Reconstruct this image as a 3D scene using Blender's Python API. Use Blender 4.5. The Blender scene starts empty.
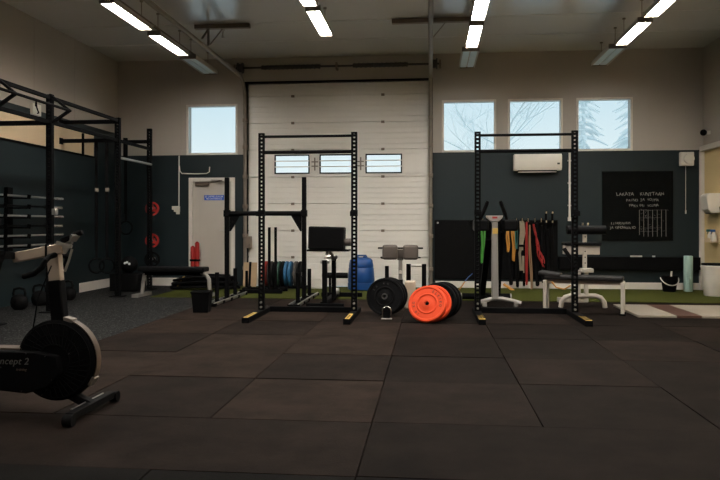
import bpy, bmesh, math, random
from mathutils import Vector, Matrix
R = math.radians
sc = bpy.context.scene
COL = sc.collection
random.seed(7)

# ------------------------------------------------------------------ camera geometry
F, HZ, H = 700.0, 225.0, 1.15
TH = math.atan(70 / 700.0)
W = 12.84            # far wall
XL, XR, ZC = -5.93, 4.78, 4.27
YB = -2.2            # wall behind the viewer


def gx(u, Y):
    return math.tan(math.atan((u - 360) / F) - TH) * Y


def gz(u, v, Y):
    X = gx(u, Y)
    d = -X * math.sin(TH) + Y * math.cos(TH)
    return H + (HZ - v) * d / F


def at(u, v, Y):
    return Vector((gx(u, Y), Y, gz(u, v, Y)))


# ------------------------------------------------------------------ materials
def mat(name, col, rough=.5, metal=0., var=.12, scale=9., bump=0., bscale=120., spec=.5, emit=None, col2=None, stretch=None):
    m = bpy.data.materials.new(name)
    m.use_nodes = True
    nt = m.node_tree
    b = nt.nodes['Principled BSDF']
    b.inputs['Roughness'].default_value = rough
    b.inputs['Metallic'].default_value = metal
    b.inputs['Specular IOR Level'].default_value = spec
    tc = nt.nodes.new('ShaderNodeTexCoord')
    mp = nt.nodes.new('ShaderNodeMapping')
    if stretch:
        mp.inputs['Scale'].default_value = stretch
    nt.links.new(tc.outputs['Object'], mp.inputs['Vector'])
    n = nt.nodes.new('ShaderNodeTexNoise')
    n.inputs['Scale'].default_value = scale
    n.inputs['Detail'].default_value = 4
    nt.links.new(mp.outputs['Vector'], n.inputs['Vector'])
    mx = nt.nodes.new('ShaderNodeMix')
    mx.data_type = 'RGBA'
    c2 = col2 or tuple(min(1, c * (1 + var)) for c in col)
    c1 = tuple(c * (1 - var) for c in col) if not col2 else col
    mx.inputs['A'].default_value = (*c1, 1)
    mx.inputs['B'].default_value = (*c2, 1)
    nt.links.new(n.outputs['Fac'], mx.inputs['Factor'])
    nt.links.new(mx.outputs['Result'], b.inputs['Base Color'])
    if bump:
        n2 = nt.nodes.new('ShaderNodeTexNoise')
        n2.inputs['Scale'].default_value = bscale
        nt.links.new(tc.outputs['Object'], n2.inputs['Vector'])
        bp = nt.nodes.new('ShaderNodeBump')
        bp.inputs['Strength'].default_value = bump
        bp.inputs['Distance'].default_value = .01
        nt.links.new(n2.outputs['Fac'], bp.inputs['Height'])
        nt.links.new(bp.outputs['Normal'], b.inputs['Normal'])
    if emit:
        b.inputs['Emission Color'].default_value = (*emit[0], 1)
        b.inputs['Emission Strength'].default_value = emit[1]
    return m


M = {}
M['greige'] = mat('greige wall paint', (.44, .402, .360), .7, var=.06, scale=1.5, bump=.05)
M['teal'] = mat('dark teal wall paint', (.0115, .0205, .0240), .5, var=.15, scale=1.2, bump=.05, spec=.3)
M['cream'] = mat('cream wall paint', (.72, .56, .37), .7, var=.07, scale=2)
M['ceil'] = mat('ceiling paint', (.80, .79, .775), .22, var=.05, scale=.7, spec=1.0)
M['ceil'].node_tree.nodes['Principled BSDF'].inputs['IOR'].default_value = 1.7
M['white'] = mat('white paint', (.72, .68, .62), .45, var=.05)
M['white_metal'] = mat('white powder coat', (.52, .475, .42), .4, var=.06)
M['doorleaf'] = mat('worn beige door', (.50, .46, .41), .45, var=.12, scale=2)
M['plastic_w'] = mat('white plastic', (.78, .74, .67), .35, var=.03)
M['doorpanel'] = mat('garage panel', (.84, .81, .76), .34, var=.08, scale=1.1, stretch=(1, 1, 3))
M['black'] = mat('black powder coat', (.0045, .0045, .005), .68, var=.2, spec=.05)
M['blackpad'] = mat('black vinyl', (.005, .005, .0055), .5, var=.2, bump=.1, spec=.08)
M['rubber'] = mat('black rubber', (.006, .006, .0065), .65, var=.25, bump=.15, spec=.05)
M['steel'] = mat('brushed steel', (.55, .53, .50), .35, .9, var=.1)
M['chrome'] = mat('chrome', (.75, .74, .72), .18, 1., var=.03)
M['silver'] = mat('silver paint', (.33, .315, .295), .42, .35, var=.08)
M['track'] = mat('dull galvanised track', (.26, .225, .19), .5, .5, var=.2)
M['brown'] = mat('brown steel channel', (.24, .195, .155), .55, .3, var=.2)
M['orange'] = mat('orange bumper rubber', (.74, .072, .020), .55, var=.08, bump=.05, spec=.2)
M['red'] = mat('red rubber', (.36, .016, .012), .55, var=.12)
M['blue'] = mat('blue plastic', (.008, .062, .24), .38, var=.1)
M['blueplate'] = mat('blue rubber', (.03, .14, .30), .55, var=.12)
M['greenplate'] = mat('dark green rubber', (.02, .07, .05), .55)
M['greyplate'] = mat('dark grey rubber', (.05, .046, .044), .6)
M['yellow'] = mat('yellow sticker', (.70, .46, .10), .5, var=.2)
M['ply'] = mat('birch plywood', (.52, .36, .21), .6, var=.15, scale=4, stretch=(1, 1, 12))
M['tan'] = mat('pale tan aluminium', (.50, .40, .31), .4, .15, var=.06)
M['tapeband'] = mat('aged brass tape', (.095, .066, .048), .5, .15, var=.12)
M['taupe'] = mat('taupe vinyl', (.105, .085, .073), .5, var=.1, bump=.08)
M['benchgrey'] = mat('dark grey bench vinyl', (.016, .0145, .0145), .5, var=.1, bump=.08, spec=.3)
M['turf'] = mat('green turf', (.034, .046, .009), .95, scale=60, col2=(.095, .100, .022), bump=.8, bscale=220, spec=.1)
M['chalkb'] = mat('chalkboard black', (.003, .0035, .0035), .7, var=.4, scale=4, spec=.08)
M['chalk'] = mat('white chalk', (.27, .26, .24), .9)
M['signblue'] = mat('blue sign', (.018, .10, .58), .4)
M['signwhite'] = mat('white lettering', (.85, .85, .85), .5)
M['greyletter'] = mat('grey lettering', (.13, .125, .115), .5)
M['darkletter'] = mat('dark lettering', (.03, .012, .01), .6)
M['mint'] = mat('pale mint foam', (.36, .52, .47), .8, var=.06, bump=.1)
M['bandgreen'] = mat('green latex', (.06, .30, .04), .5)
M['bandorange'] = mat('amber latex', (.52, .23, .035), .5)
M['bandred'] = mat('red latex', (.34, .018, .018), .5)
M['bandtan'] = mat('tan webbing', (.25, .155, .085), .7)
M['bandcream'] = mat('cream webbing', (.26, .215, .155), .7)
M['bandteal'] = mat('teal latex', (.02, .13, .12), .5)
M['bandblue'] = mat('blue webbing', (.03, .10, .30), .6)
M['snow'] = mat('snow', (.80, .86, .90), .9, var=.05)
M['snowtree'] = mat('snowy bough', (.90, .95, .97), .9, var=.04, scale=3)
M['bark'] = mat('frosted bark', (.88, .94, .97), .9, var=.05)
M['platform'] = mat('pale platform board', (.27, .24, .195), .55, var=.1, scale=3)
M['creamright'] = mat('yellow cream wall paint', (.76, .59, .31), .7, var=.05, scale=2)
M['stain'] = mat('reddish brown board stain', (.07, .030, .020), .55, var=.25)
M['speckle'] = None


def speckle():
    m = mat('speckled rubber floor', (.012, .0125, .013), .65, var=.15, bump=.1, spec=.08)
    nt = m.node_tree
    b = nt.nodes['Principled BSDF']
    tc = nt.nodes.new('ShaderNodeTexCoord')
    v = nt.nodes.new('ShaderNodeTexVoronoi')
    v.inputs['Scale'].default_value = 80
    nt.links.new(tc.outputs['Object'], v.inputs['Vector'])
    sep = nt.nodes.new('ShaderNodeSeparateColor')
    nt.links.new(v.outputs['Color'], sep.inputs['Color'])
    r = nt.nodes.new('ShaderNodeMath')
    r.operation = 'GREATER_THAN'
    r.inputs[1].default_value = .84
    nt.links.new(sep.outputs['Red'], r.inputs[0])
    mx = nt.nodes.new('ShaderNodeMix')
    mx.data_type = 'RGBA'
    mx.inputs['A'].default_value = (.0055, .0058, .0062, 1)
    mx.inputs['B'].default_value = (.085, .085, .082, 1)
    nt.links.new(r.outputs[0], mx.inputs['Factor'])
    nt.links.new(mx.outputs['Result'], b.inputs['Base Color'])
    return m


M['speckle'] = speckle()


def matrub(name, c):
    """recycled-rubber mat: brown-black with scuffs"""
    m = mat(name, tuple(x * .62 for x in c), .8, scale=2.6, col2=tuple(x * 1.5 for x in c), bump=.3, bscale=150, spec=.05)
    nt = m.node_tree
    n = [q for q in nt.nodes if q.type == 'TEX_NOISE'][0]
    n.inputs['Detail'].default_value = 9
    n.inputs['Roughness'].default_value = .68
    mr = nt.nodes.new('ShaderNodeMapRange')
    mr.inputs['From Min'].default_value = .34
    mr.inputs['From Max'].default_value = .66
    mx = [q for q in nt.nodes if q.type == 'MIX'][0]
    nt.links.new(n.outputs['Fac'], mr.inputs['Value'])
    nt.links.new(mr.outputs['Result'], mx.inputs['Factor'])
    return m


MATS = [matrub('lighter brown rubber', (.0200, .0134, .0106)), matrub('dark brown rubber', (.0085, .0060, .0050)),
        matrub('dull brown rubber', (.0128, .0088, .0072)), matrub('black rubber edge', (.005, .0045, .0042))]


def glass():
    m = bpy.data.materials.new('window glass')
    m.use_nodes = True
    nt = m.node_tree
    nt.nodes.clear()
    o = nt.nodes.new('ShaderNodeOutputMaterial')
    t = nt.nodes.new('ShaderNodeBsdfTransparent')
    t.inputs['Color'].default_value = (.93, .97, .98, 1)
    g = nt.nodes.new('ShaderNodeBsdfGlossy')
    g.inputs['Roughness'].default_value = .4
    fr = nt.nodes.new('ShaderNodeFresnel')
    fr.inputs['IOR'].default_value = 1.15
    x = nt.nodes.new('ShaderNodeMixShader')
    nt.links.new(fr.outputs[0], x.inputs[0])
    nt.links.new(t.outputs[0], x.inputs[1])
    nt.links.new(g.outputs[0], x.inputs[2])
    nt.links.new(x.outputs[0], o.inputs['Surface'])
    return m


M['glass'] = glass()
M['lamp_on'] = mat('lit diffuser', (.9, .9, .88), .4, emit=((1.0, .945, .86), 43.0))
M['lamp_off'] = mat('unlit diffuser', (.78, .92, .98), .3, var=.03)


# ------------------------------------------------------------------ mesh builder
class MB:
    def __init__(self):
        self.bm = bmesh.new()
        self.mi = 0

    def _new(self, verts, faces):
        vs = [self.bm.verts.new(v) for v in verts]
        for f in faces:
            try:
                fc = self.bm.faces.new([vs[i] for i in f])
                fc.material_index = self.mi
                fc.smooth = True
            except ValueError:
                pass
        return self

    def box(self, x0, x1, y0, y1, z0, z1, mx=None):
        v = [Vector(p) for p in ((x0, y0, z0), (x1, y0, z0), (x1, y1, z0), (x0, y1, z0), (x0, y0, z1), (x1, y0, z1), (x1, y1, z1), (x0, y1, z1))]
        if mx:
            v = [mx @ p for p in v]
        return self._new(v, ((0, 3, 2, 1), (4, 5, 6, 7), (0, 1, 5, 4), (1, 2, 6, 5), (2, 3, 7, 6), (3, 0, 4, 7)))

    def cbox(self, c, s, mx=None):
        return self.box(c[0] - s[0] / 2, c[0] + s[0] / 2, c[1] - s[1] / 2, c[1] + s[1] / 2, c[2] - s[2] / 2, c[2] + s[2] / 2, mx)

    def frame(self, d):
        d = d.normalized()
        up = Vector((0, 0, 1)) if abs(d.z) < .95 else Vector((0, 1, 0))
        a = d.cross(up).normalized()
        return a, a.cross(d).normalized()

    def bar(self, p, q, w, h):
        """square bar between two points"""
        p, q = Vector(p), Vector(q)
        a, b = self.frame(q - p)
        a, b = a * w / 2, b * h / 2
        v = [p - a - b, p + a - b, p + a + b, p - a + b, q - a - b, q + a - b, q + a + b, q - a + b]
        return self._new(v, ((0, 1, 2, 3), (7, 6, 5, 4), (4, 5, 1, 0), (5, 6, 2, 1), (6, 7, 3, 2), (7, 4, 0, 3)))

    def cyl(self, p, q, r, r2=None, n=18):
        return self.tube([p, q], r, n, r2=r2)

    def tube(self, pts, r, n=12, r2=None, closed=False, flat=1.0, up=None):
        pts = [Vector(p) for p in pts]
        k = len(pts)
        verts, faces = [], []
        pa = None
        for i, p in enumerate(pts):
            if closed:
                d = pts[(i + 1) % k] - pts[i - 1]
            else:
                d = pts[min(i + 1, k - 1)] - pts[max(i - 1, 0)]
            if up is not None:
                dn = d.normalized()
                a = Vector(up) - dn * dn.dot(Vector(up))
                a = a.normalized()
                b = dn.cross(a)
            elif pa is None:
                a, b = self.frame(d)
                b = d.normalized().cross(a)
            else:
                dn = d.normalized()
                a = (pa - dn * pa.dot(dn)).normalized()
                b = dn.cross(a)
            pa = a
            rr = r if r2 is None else r + (r2 - r) * i / (k - 1)
            for j in range(n):
                t = 2 * math.pi * j / n
                verts.append(p + a * rr * math.cos(t) + b * rr * flat * math.sin(t))
        for i in range(k if closed else k - 1):
            for j in range(n):
                i2 = (i + 1) % k
                faces.append((i * n + j, i2 * n + j, i2 * n + (j + 1) % n, i * n + (j + 1) % n))
        if not closed:
            faces.append(tuple(range(n)))
            faces.append(tuple((k - 1) * n + j for j in reversed(range(n))))
        return self._new(verts, faces)

    def lathe(self, prof, mx=None, n=40):
        """profile of (r, z) about local z; closed caps where r > 0 at the ends"""
        mx = mx or Matrix()
        verts, faces = [], []
        k = len(prof)
        for r, z in prof:
            for j in range(n):
                t = 2 * math.pi * j / n
                verts.append(mx @ Vector((max(r, 1e-4) * math.cos(t), max(r, 1e-4) * math.sin(t), z)))
        for i in range(k - 1):
            for j in range(n):
                faces.append((i * n + j, i * n + (j + 1) % n, (i + 1) * n + (j + 1) % n, (i + 1) * n + j))
        faces.append(tuple(reversed(range(n))))
        faces.append(tuple((k - 1) * n + j for j in range(n)))
        return self._new(verts, faces)

    def ring(self, prof, mx=None, n=40):
        """closed profile ring (both ends joined)"""
        mx = mx or Matrix()
        verts, faces = [], []
        k = len(prof)
        for r, z in prof:
            for j in range(n):
                t = 2 * math.pi * j / n
                verts.append(mx @ Vector((r * math.cos(t), r * math.sin(t), z)))
        for i in range(k):
            i2 = (i + 1) % k
            for j in range(n):
                faces.append((i * n + j, i * n + (j + 1) % n, i2 * n + (j + 1) % n, i2 * n + j))
        return self._new(verts, faces)

    def prism(self, poly, mx, d0, d1):
        """polygon in local xy extruded along local z"""
        n = len(poly)
        v = [mx @ Vector((x, y, d0)) for x, y in poly] + [mx @ Vector((x, y, d1)) for x, y in poly]
        f = [tuple(reversed(range(n))), tuple(range(n, 2 * n))]
        for i in range(n):
            f.append((i, (i + 1) % n, n + (i + 1) % n, n + i))
        return self._new(v, f)

    def sphere(self, c, r, n=20, sz=1.0):
        k = n // 2
        prof = [(r * math.sin(math.pi * i / k), -r * sz * math.cos(math.pi * i / k)) for i in range(k + 1)]
        return self.lathe(prof, Matrix.Translation(c), n)

    def text(self, s, size, mx, extrude=.002, spacing=1.0, shear=0.):
        cu = bpy.data.curves.new('t', 'FONT')
        cu.body = s
        cu.size = size
        cu.extrude = extrude
        cu.align_x = 'CENTER'
        cu.align_y = 'CENTER'
        cu.space_character = spacing
        cu.shear = shear
        cu.resolution_u = 3
        ob = bpy.data.objects.new('t', cu)
        COL.objects.link(ob)
        dg = bpy.context.evaluated_depsgraph_get()
        me = bpy.data.meshes.new_from_object(ob.evaluated_get(dg))
        me.transform(mx)
        n0 = len(self.bm.faces)
        self.bm.from_mesh(me)
        self.bm.faces.ensure_lookup_table()
        for f in self.bm.faces[n0:]:
            f.material_index = self.mi
        bpy.data.objects.remove(ob)
        bpy.data.curves.remove(cu)
        bpy.data.meshes.remove(me)
        return self

    def build(self, name, m, parent=None, bevel=0., seg=2, loc=None, rz=0., label=None, subsurf=0):
        bmesh.ops.recalc_face_normals(self.bm, faces=self.bm.faces)
        me = bpy.data.meshes.new(name)
        self.bm.to_mesh(me)
        self.bm.free()
        for x in (m if isinstance(m, (list, tuple)) else [m]):
            me.materials.append(x)
        me.set_sharp_from_angle(angle=R(38))
        o = bpy.data.objects.new(name, me)
        COL.objects.link(o)
        if parent:
            o.parent = parent
        if loc is not None:
            o.location = loc
        o.rotation_euler.z = rz
        if bevel:
            b = o.modifiers.new('bevel', 'BEVEL')
            b.width = bevel
            b.segments = seg
            b.limit_method = 'ANGLE'
            b.angle_limit = R(40)
        if label:
            o['label'] = label
        return o


def thing(name, label, cat, loc=(0, 0, 0), rz=0., group=None):
    o = bpy.data.objects.new(name, None)
    o.empty_display_size = .1
    COL.objects.link(o)
    o.location = loc
    o.rotation_euler.z = rz
    o['label'] = label
    o['category'] = cat
    if group:
        o['group'] = group
    return o


def tag(o, label, cat, group=None):
    o['label'] = label
    o['category'] = cat
    if group:
        o['group'] = group
    return o


def struct(o, label=None):
    o['kind'] = 'structure'
    if label:
        o['label'] = label
    return o


def copy_tree(o, parent=None):
    c = o.copy()
    COL.objects.link(c)
    if parent:
        c.parent = parent
    for ch in list(o.children):
        copy_tree(ch, c)
    return c


def dup(root, label, loc, rz=None, group=None):
    c = copy_tree(root)
    c['label'] = label
    c.location = loc
    if rz is not None:
        c.rotation_euler.z = rz
    if group:
        c['group'] = group
    return c


RX90 = Matrix.Rotation(R(90), 4, 'X')      # local xy -> world xz, local z -> -y


def front(x, y, z):
    """placement facing the viewer: local x->x, local y->z, local z->-y"""
    return Matrix.Translation((x, y, z)) @ RX90


# ------------------------------------------------------------------ setting
def back_wall():
    b = MB()
    ys, ye = W, W + .22
    zt = 2.47
    gx0, gx1, gzt = -3.40, -.02, 3.80
    dx0, dx1, dz1 = -4.53, -3.64, 2.04
    wins = WINS
    # columns: list of (x0,x1,[(z0,z1)])
    xs = sorted({XL - .2, XR + .2, gx0, gx1, dx0, dx1, *[w[0] for w in wins], *[w[1] for w in wins]})
    for a, c in zip(xs, xs[1:]):
        mid = (a + c) / 2
        holes = []
        if gx0 < mid < gx1:
            holes.append((0, gzt))
        if dx0 < mid < dx1:
            holes.append((0, dz1))
        for w in wins:
            if w[0] < mid < w[1]:
                holes.append((WZ0, WZ1))
        holes.sort()
        z = 0
        segs = []
        for h0, h1 in holes:
            if h0 > z:
                segs.append((z, h0))
            z = h1
        segs.append((z, ZC + .1))
        for s0, s1 in segs:
            cuts = [s0] + [q for q in (zt,) if s0 < q < s1] + [s1]
            for q0, q1 in zip(cuts, cuts[1:]):
                b.mi = 1 if q1 <= zt + 1e-6 else 0
                b.box(a, c, ys, ye, q0, q1)
    return struct(b.build('wall_back', [M['greige'], M['teal']]), 'far wall, dark teal below and greige above')


WZ0, WZ1 = 2.49, 3.40
WINS = [(gx(u0, W), gx(u1, W)) for u0, u1 in ((187.5, 236.5), (443, 495), (509, 561.5), (577.5, 631.5))]
back_wall()

b = MB()
b.box(XL, XR, YB, W, -.15, -.035)
struct(b.build('floor', M['rubber']), 'dark sub floor under the rubber')
b = MB()
b.box(XL - .2, XR + .2, YB - .2, W + .22, ZC, ZC + .15)
struct(b.build('ceiling', M['ceil']), 'pale painted ceiling')
# ceiling board joints
b = MB()
for y in (2.0, 4.4, 6.8, 8.1, 9.3, 10.6, 11.7):
    b.box(XL, XR, y - .012, y + .012, ZC - .006, ZC)
struct(b.build('trim_1', M['ceil']), 'thin joint strips across the ceiling')

# left wall: teal, cream band, teal strip, greige
b = MB()
b.mi = 1
b.box(XL - .2, XL, YB - .2, W, 0, 2.36)
b.mi = 2
b.box(XL - .2, XL, YB - .2, 11.88, 2.36, 2.77)
b.mi = 1
b.box(XL - .2, XL, 11.88, W, 2.36, 2.77)
b.box(XL - .2, XL, YB - .2, W, 2.77, 2.885)
b.mi = 0
b.box(XL - .2, XL, YB - .2, W, 2.885, ZC)
struct(b.build('wall_left', [M['greige'], M['teal'], M['cream']]), 'left wall with a cream band above the teal')
# right wall
b = MB()
b.mi = 0
b.box(XR, XR + .2, YB - .2, W, 2.5, ZC)
b.mi = 1
b.box(XR, XR + .2, YB - .2, W, 0, 2.5)
struct(b.build('wall_right', [M['greige'], M['creamright']]), 'right wall, cream below the ledge')
b = MB()
b.box(XL - .2, XR + .2, YB - .2, YB, 0, ZC)
struct(b.build('wall_front', M['greige']))
b = MB()
b.box(XR - .07, XR, YB, W, 2.44, 2.53)
struct(b.build('trim_2', M['white'], bevel=.008), 'white ledge along the right wall')
b = MB()
b.box(XR - .075, XR, W - .06, W, 0, 2.44)
struct(b.build('trim_3', M['white'], bevel=.006), 'white corner post')
b = MB()
for u in (181.0, 570.0):
    x = gx(u, W)
    b.box(x - .016, x + .016, W - .008, W, 2.47, ZC)
for u in (150., 650.):
    x = gx(u, W)
    b.box(x - .006, x + .006, W - .004, W, 2.47, ZC)
struct(b.build('trim_4', M['greige']), 'vertical joint strips on the upper far wall')
# left wall edge line
b = MB()
b.box(XL, XL + .02, YB, 11.88, 2.335, 2.365)
struct(b.build('trim_5', M['black']), 'dark edge under the cream band')
b = MB()
for y in (4.2, 6.9, 8.35, 10.0, 11.2):
    b.box(XL, XL + .004, y - .008, y + .008, 2.885, ZC)
struct(b.build('trim_6', M['greige']))

# baseboards
b = MB()
b.box(XL, -4.60, W - .02, W, 0, .15)
b.box(.10, XR - .075, W - .02, W, 0, .13)
struct(b.build('baseboard_back', M['white'], bevel=.004))
b = MB()
b.box(XL, XL + .02, 11.35, W - .02, 0, .16)
struct(b.build('baseboard_left', M['white'], bevel=.004))

# floors
b = MB()
b.box(XL, -3.275, YB, 10.72, -.034, .004)
b.box(XL, -4.42, 10.72, W, -.034, .004)
struct(b.build('floor_speckled', M['speckle']), 'speckled black rubber floor by the left wall')
b = MB()
b.box(-4.42, XR, 10.72, W, -.034, .012)
struct(b.build('floor_turf', M['turf']), 'strip of green turf along the far wall')
b = MB()
xs = [-3.27, -2.28, -1.30, -.335, .64, 1.62, 2.60, 3.58, 4.56, XR]
ysm = [YB, -1.1, 0, 1.05, 2.1, 3.17, 4.05, 5.13, 6.12, 7.18, 8.22, 9.3, 10.71]
for i, (x0, x1) in enumerate(zip(xs, xs[1:])):
    for j, (y0, y1) in enumerate(zip(ysm, ysm[1:])):
        b.mi = ((0, 0, 2)[(i * 5 + j * 7) % 3] if i < 3 else (2, 1, 1)[(i * 5 + j * 7) % 3])  # left columns draw lighter browns, columns further right darker ones
        g = .0032
        if y1 < 3.2:
            b.mi = 3
        xe = x1
        if y0 == 3.17:
            if i in (0, 3, 6):
                xe = xs[i + 3]
            else:
                continue
        a = R(random.uniform(-.12, .12)) if xe - x0 < 1.5 else 0
        mx = Matrix.Translation(((x0 + xe) / 2, (y0 + y1) / 2, 0)) @ Matrix.Rotation(a, 4, 'Z')
        hx, hy = (xe - x0) / 2 - g, (y1 - y0) / 2 - g * 1.1
        b.box(-hx, hx, -hy, hy, -.034, .006 + random.uniform(-.003, .003), mx)
struct(b.build('floor_mats', MATS, bevel=.003), 'large brown rubber mats laid in a grid')

# windows
for i, (x0, x1) in enumerate(WINS):
    f = MB()
    w = .018
    yf0, yf1 = W - .012, W + .06
    f.box(x0 - .02, x0 + w, yf0, yf1, WZ0 - .02, WZ1 + .02)
    f.box(x1 - w, x1 + .02, yf0, yf1, WZ0 - .02, WZ1 + .02)
    f.box(x0 + w, x1 - w, yf0, yf1, WZ1 - w, WZ1 + .02)
    f.box(x0 + w, x1 - w, yf0, yf1, WZ0 - .02, WZ0 + w)
    fo = struct(f.build('window_%d' % (i + 1), M['white'], bevel=.004), 'square high window in the far wall')
    g = MB()
    g.box(x0 + w, x1 - w, W + .02, W + .026, WZ0 + w, WZ1 - w)
    g.build('pane', M['glass'], fo)

# outside: snow ground and trees
b = MB()
b.box(-40, 40, W + .4, 70, -.3, -.1)
struct(b.build('ground_snow', M['snow']))


def bare_tree(loc, h, seed, label):
    rnd = random.Random(seed)
    root = thing('bare_tree', label, 'tree', loc)
    t, br = MB(), MB()

    def grow(mb, p, d, L, r, lvl):
        pts = [p]
        q = p.copy()
        dd = d.copy()
        for k in range(4):
            dd = (dd + Vector((rnd.uniform(-.22, .22), rnd.uniform(-.22, .22), rnd.uniform(-.05, .16)))).normalized()
            q = q + dd * L / 4
            pts.append(q.copy())
        mb.tube(pts, r, 5 if lvl else 9, r2=r * .45)
        if lvl >= 4:
            return
        for k in range(5 if lvl < 2 else 4):
            s = rnd.choice(pts[1:])
            a = rnd.uniform(0, 6.28)
            nd = (dd * .55 + Vector((math.cos(a), math.sin(a), rnd.uniform(-.1, .6)))).normalized()
            grow(br, s, nd, L * rnd.uniform(.5, .68), r * .48, lvl + 1)
    grow(t, Vector((0, 0, 0)), Vector((0, 0, 1)), h * .6, .065, 0)
    t.build('trunk', M['bark'], root)
    br.build('branches', M['bark'], root)
    return root


def conifer(loc, h, seed, label):
    rnd = random.Random(seed)
    root = thing('conifer', label, 'tree', loc)
    t = MB()
    t.cyl((0, 0, 0), (0, 0, h * .95), .14, .02, 8)
    t.build('trunk', M['bark'], root)
    c = MB()
    n = 26
    for k in range(n):
        f = k / n
        z = h * (.12 + .86 * f)
        rr = h * .2 * (1 - f) + .1
        for j in range(11):
            a = rnd.uniform(0, 6.28)
            L = rr * rnd.uniform(.7, 1.15)
            p = Vector((0, 0, z))
            q = Vector((math.cos(a) * L, math.sin(a) * L, z - L * rnd.uniform(.25, .5)))
            m_ = (p + q) / 2 + Vector((0, 0, .06))
            c.tube([p, m_, q], .05 + L * .1, 6, r2=.03, flat=.5)
    c.build('boughs', M['snowtree'], root)
    return root


bare_tree((2.5, 17.6, -.1), 5.6, 3, 'bare frosted tree outside, filling the middle of the three right-hand windows')
bare_tree((3.6, 32.5, -.1), 8.0, 11, 'taller bare frosted tree far outside, behind the nearer frosted tree')
conifer((5.1, 24.0, -.1), 7.2, 5, 'snowy conifer outside, at the left of the rightmost high window')
conifer((7.35, 26.0, -.1), 8.6, 8, 'snowy conifer outside, at the right edge of the rightmost high window')

# ------------------------------------------------------------------ personnel door
dr = struct(MB().box(-4.53, -4.46, W - .03, W + .1, 0, 2.04).box(-3.71, -3.64, W - .03, W + .1, 0, 2.04).box(-4.46, -3.71, W - .03, W + .1, 1.97, 2.04)
            .build('door_1', M['white'], bevel=.006), 'grey white exit door in a white frame')
leaf = MB()
leaf.box(-4.46, -3.71, W + .015, W + .06, .015, 1.97)
leaf = leaf.build('door_leaf', M['doorleaf'], dr, bevel=.003)
h = MB()
h.box(-3.83, -3.79, W - .0, W + .015, .93, 1.13)
h.cyl((-3.81, W - .05, 1.05), (-3.81, W + .01, 1.05), .012)
h.cyl((-3.81, W - .05, 1.05), (-3.93, W - .05, 1.05), .011)
h.build('door_handle', M['steel'], dr)
h = MB()
h.box(-4.40, -4.14, W - .045, W + .015, 1.885, 1.955)
h.bar((-4.16, W - .03, 1.93), (-3.86, W - .09, 1.985), .025, .012)
h.bar((-3.86, W - .09, 1.985), (-4.1, W - .02, 1.995), .025, .012)
h.build('door_closer', M['tapeband'], dr, bevel=.006)
h = MB()
h.box(-4.46, -3.71, W + .0, W + .015, .015, .16)
h.build('kick_plate', M['steel'], dr)
s = MB()
c = at(214, 197.6, W)
s.box(c.x - .19, c.x + .19, W + .005, W + .016, c.z - .048, c.z + .048)
so = tag(s.build('door_sign', M['signblue'], bevel=.002), 'blue sign with two lines of white lettering on the exit door', 'sign')
s = MB()
s.text('EI LÄPIKULKUA', .050, front(c.x, W + .004, c.z + .020), .0015)
s.text('NO ENTRANCE', .044, front(c.x, W + .004, c.z - .022), .0015)
s.build('lettering', M['signwhite'], so)

# red bundle at the door
r = thing('red_pad_bundle', 'red bundle of two upright pads strapped together, standing against the exit door', 'pads', (gx(195, 12.7), 12.7, .012))
for k in (-1, 1):
    p = MB()
    p.lathe([(.0, 0), (.038, .01), (.044, .05), (.040, .3), (.044, .6), (.04, .76 + .04 * k), (.015, .79 + .04 * k), (0, .79 + .04 * k)], Matrix.Translation((k * .041, 0, 0)), 18)
    p.build('pad', M['red'], r)
p = MB()
p.box(-.09, .09, -.05, .05, .46, .50)
p.build('strap', M['black'], r, bevel=.01)

# ------------------------------------------------------------------ garage door
gd = struct(MB().box(-3.47, -3.40, W - .02, W + .12, 0, 3.83).box(-.02, .05, W - .02, W + .12, 0, 3.83).box(-3.40, -.02, W - .02, W + .12, 3.80, 3.83)
            .build('door_2', M['black'], bevel=.004), 'wide white sectional garage door')
seam = [0.012, .56, 1.05, 1.54, 2.03, 2.52, 3.01, 3.50, 3.80]
# pixel seams 257.4 .. 95.5
sz = [gz(340, v, W + .05) for v in (257.4, 230.7, 203.8, 176.8, 149.6, 122.5, 95.5)]
seam = [.012] + sz + [3.80]
wz0, wz1 = gz(340, 173.6, W + .05), gz(340, 154.2, W + .05)
gwin = [(gx(a, W + .04), gx(c, W + .04)) for a, c in ((274.5, 309.5), (319.5, 353), (365.5, 402))]
for k, (z0, z1) in enumerate(zip(seam, seam[1:])):
    p = MB()
    y0, y1 = W + .045, W + .10
    n = 5
    gap = .006
    if k == 4:
        xs_ = [-3.40]
        for a, c in gwin:
            xs_ += [a, c]
        xs_.append(-.02)
        p.box(-3.40, -.02, y0, y1, z0 + gap, wz0)
        p.box(-3.40, -.02, y0, y1, wz1, z1 - gap)
        for a, c in zip(xs_[::2], xs_[1::2]):
            p.box(a, c, y0, y1, wz0, wz1)
    else:
        hh = (z1 - z0 - 2 * gap) / n
        for q in range(n):
            a0 = z0 + gap + q * hh
            p.box(-3.40, -.02, y0 + (.0 if q % 2 else .007), y1, a0 + .004, a0 + hh - .004)
        p.box(-3.40, -.02, y0 + .016, y1, z0 + gap, z1 - gap)
    p.build('door_panel', M['doorpanel'], gd, bevel=.004)
p = MB()
p.box(-3.40, -.02, W + .085, W + .12, .012, wz0 - .01)
p.box(-3.40, -.02, W + .085, W + .12, wz1 + .01, 3.8)
p.build('backing', M['doorpanel'], gd)
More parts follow.
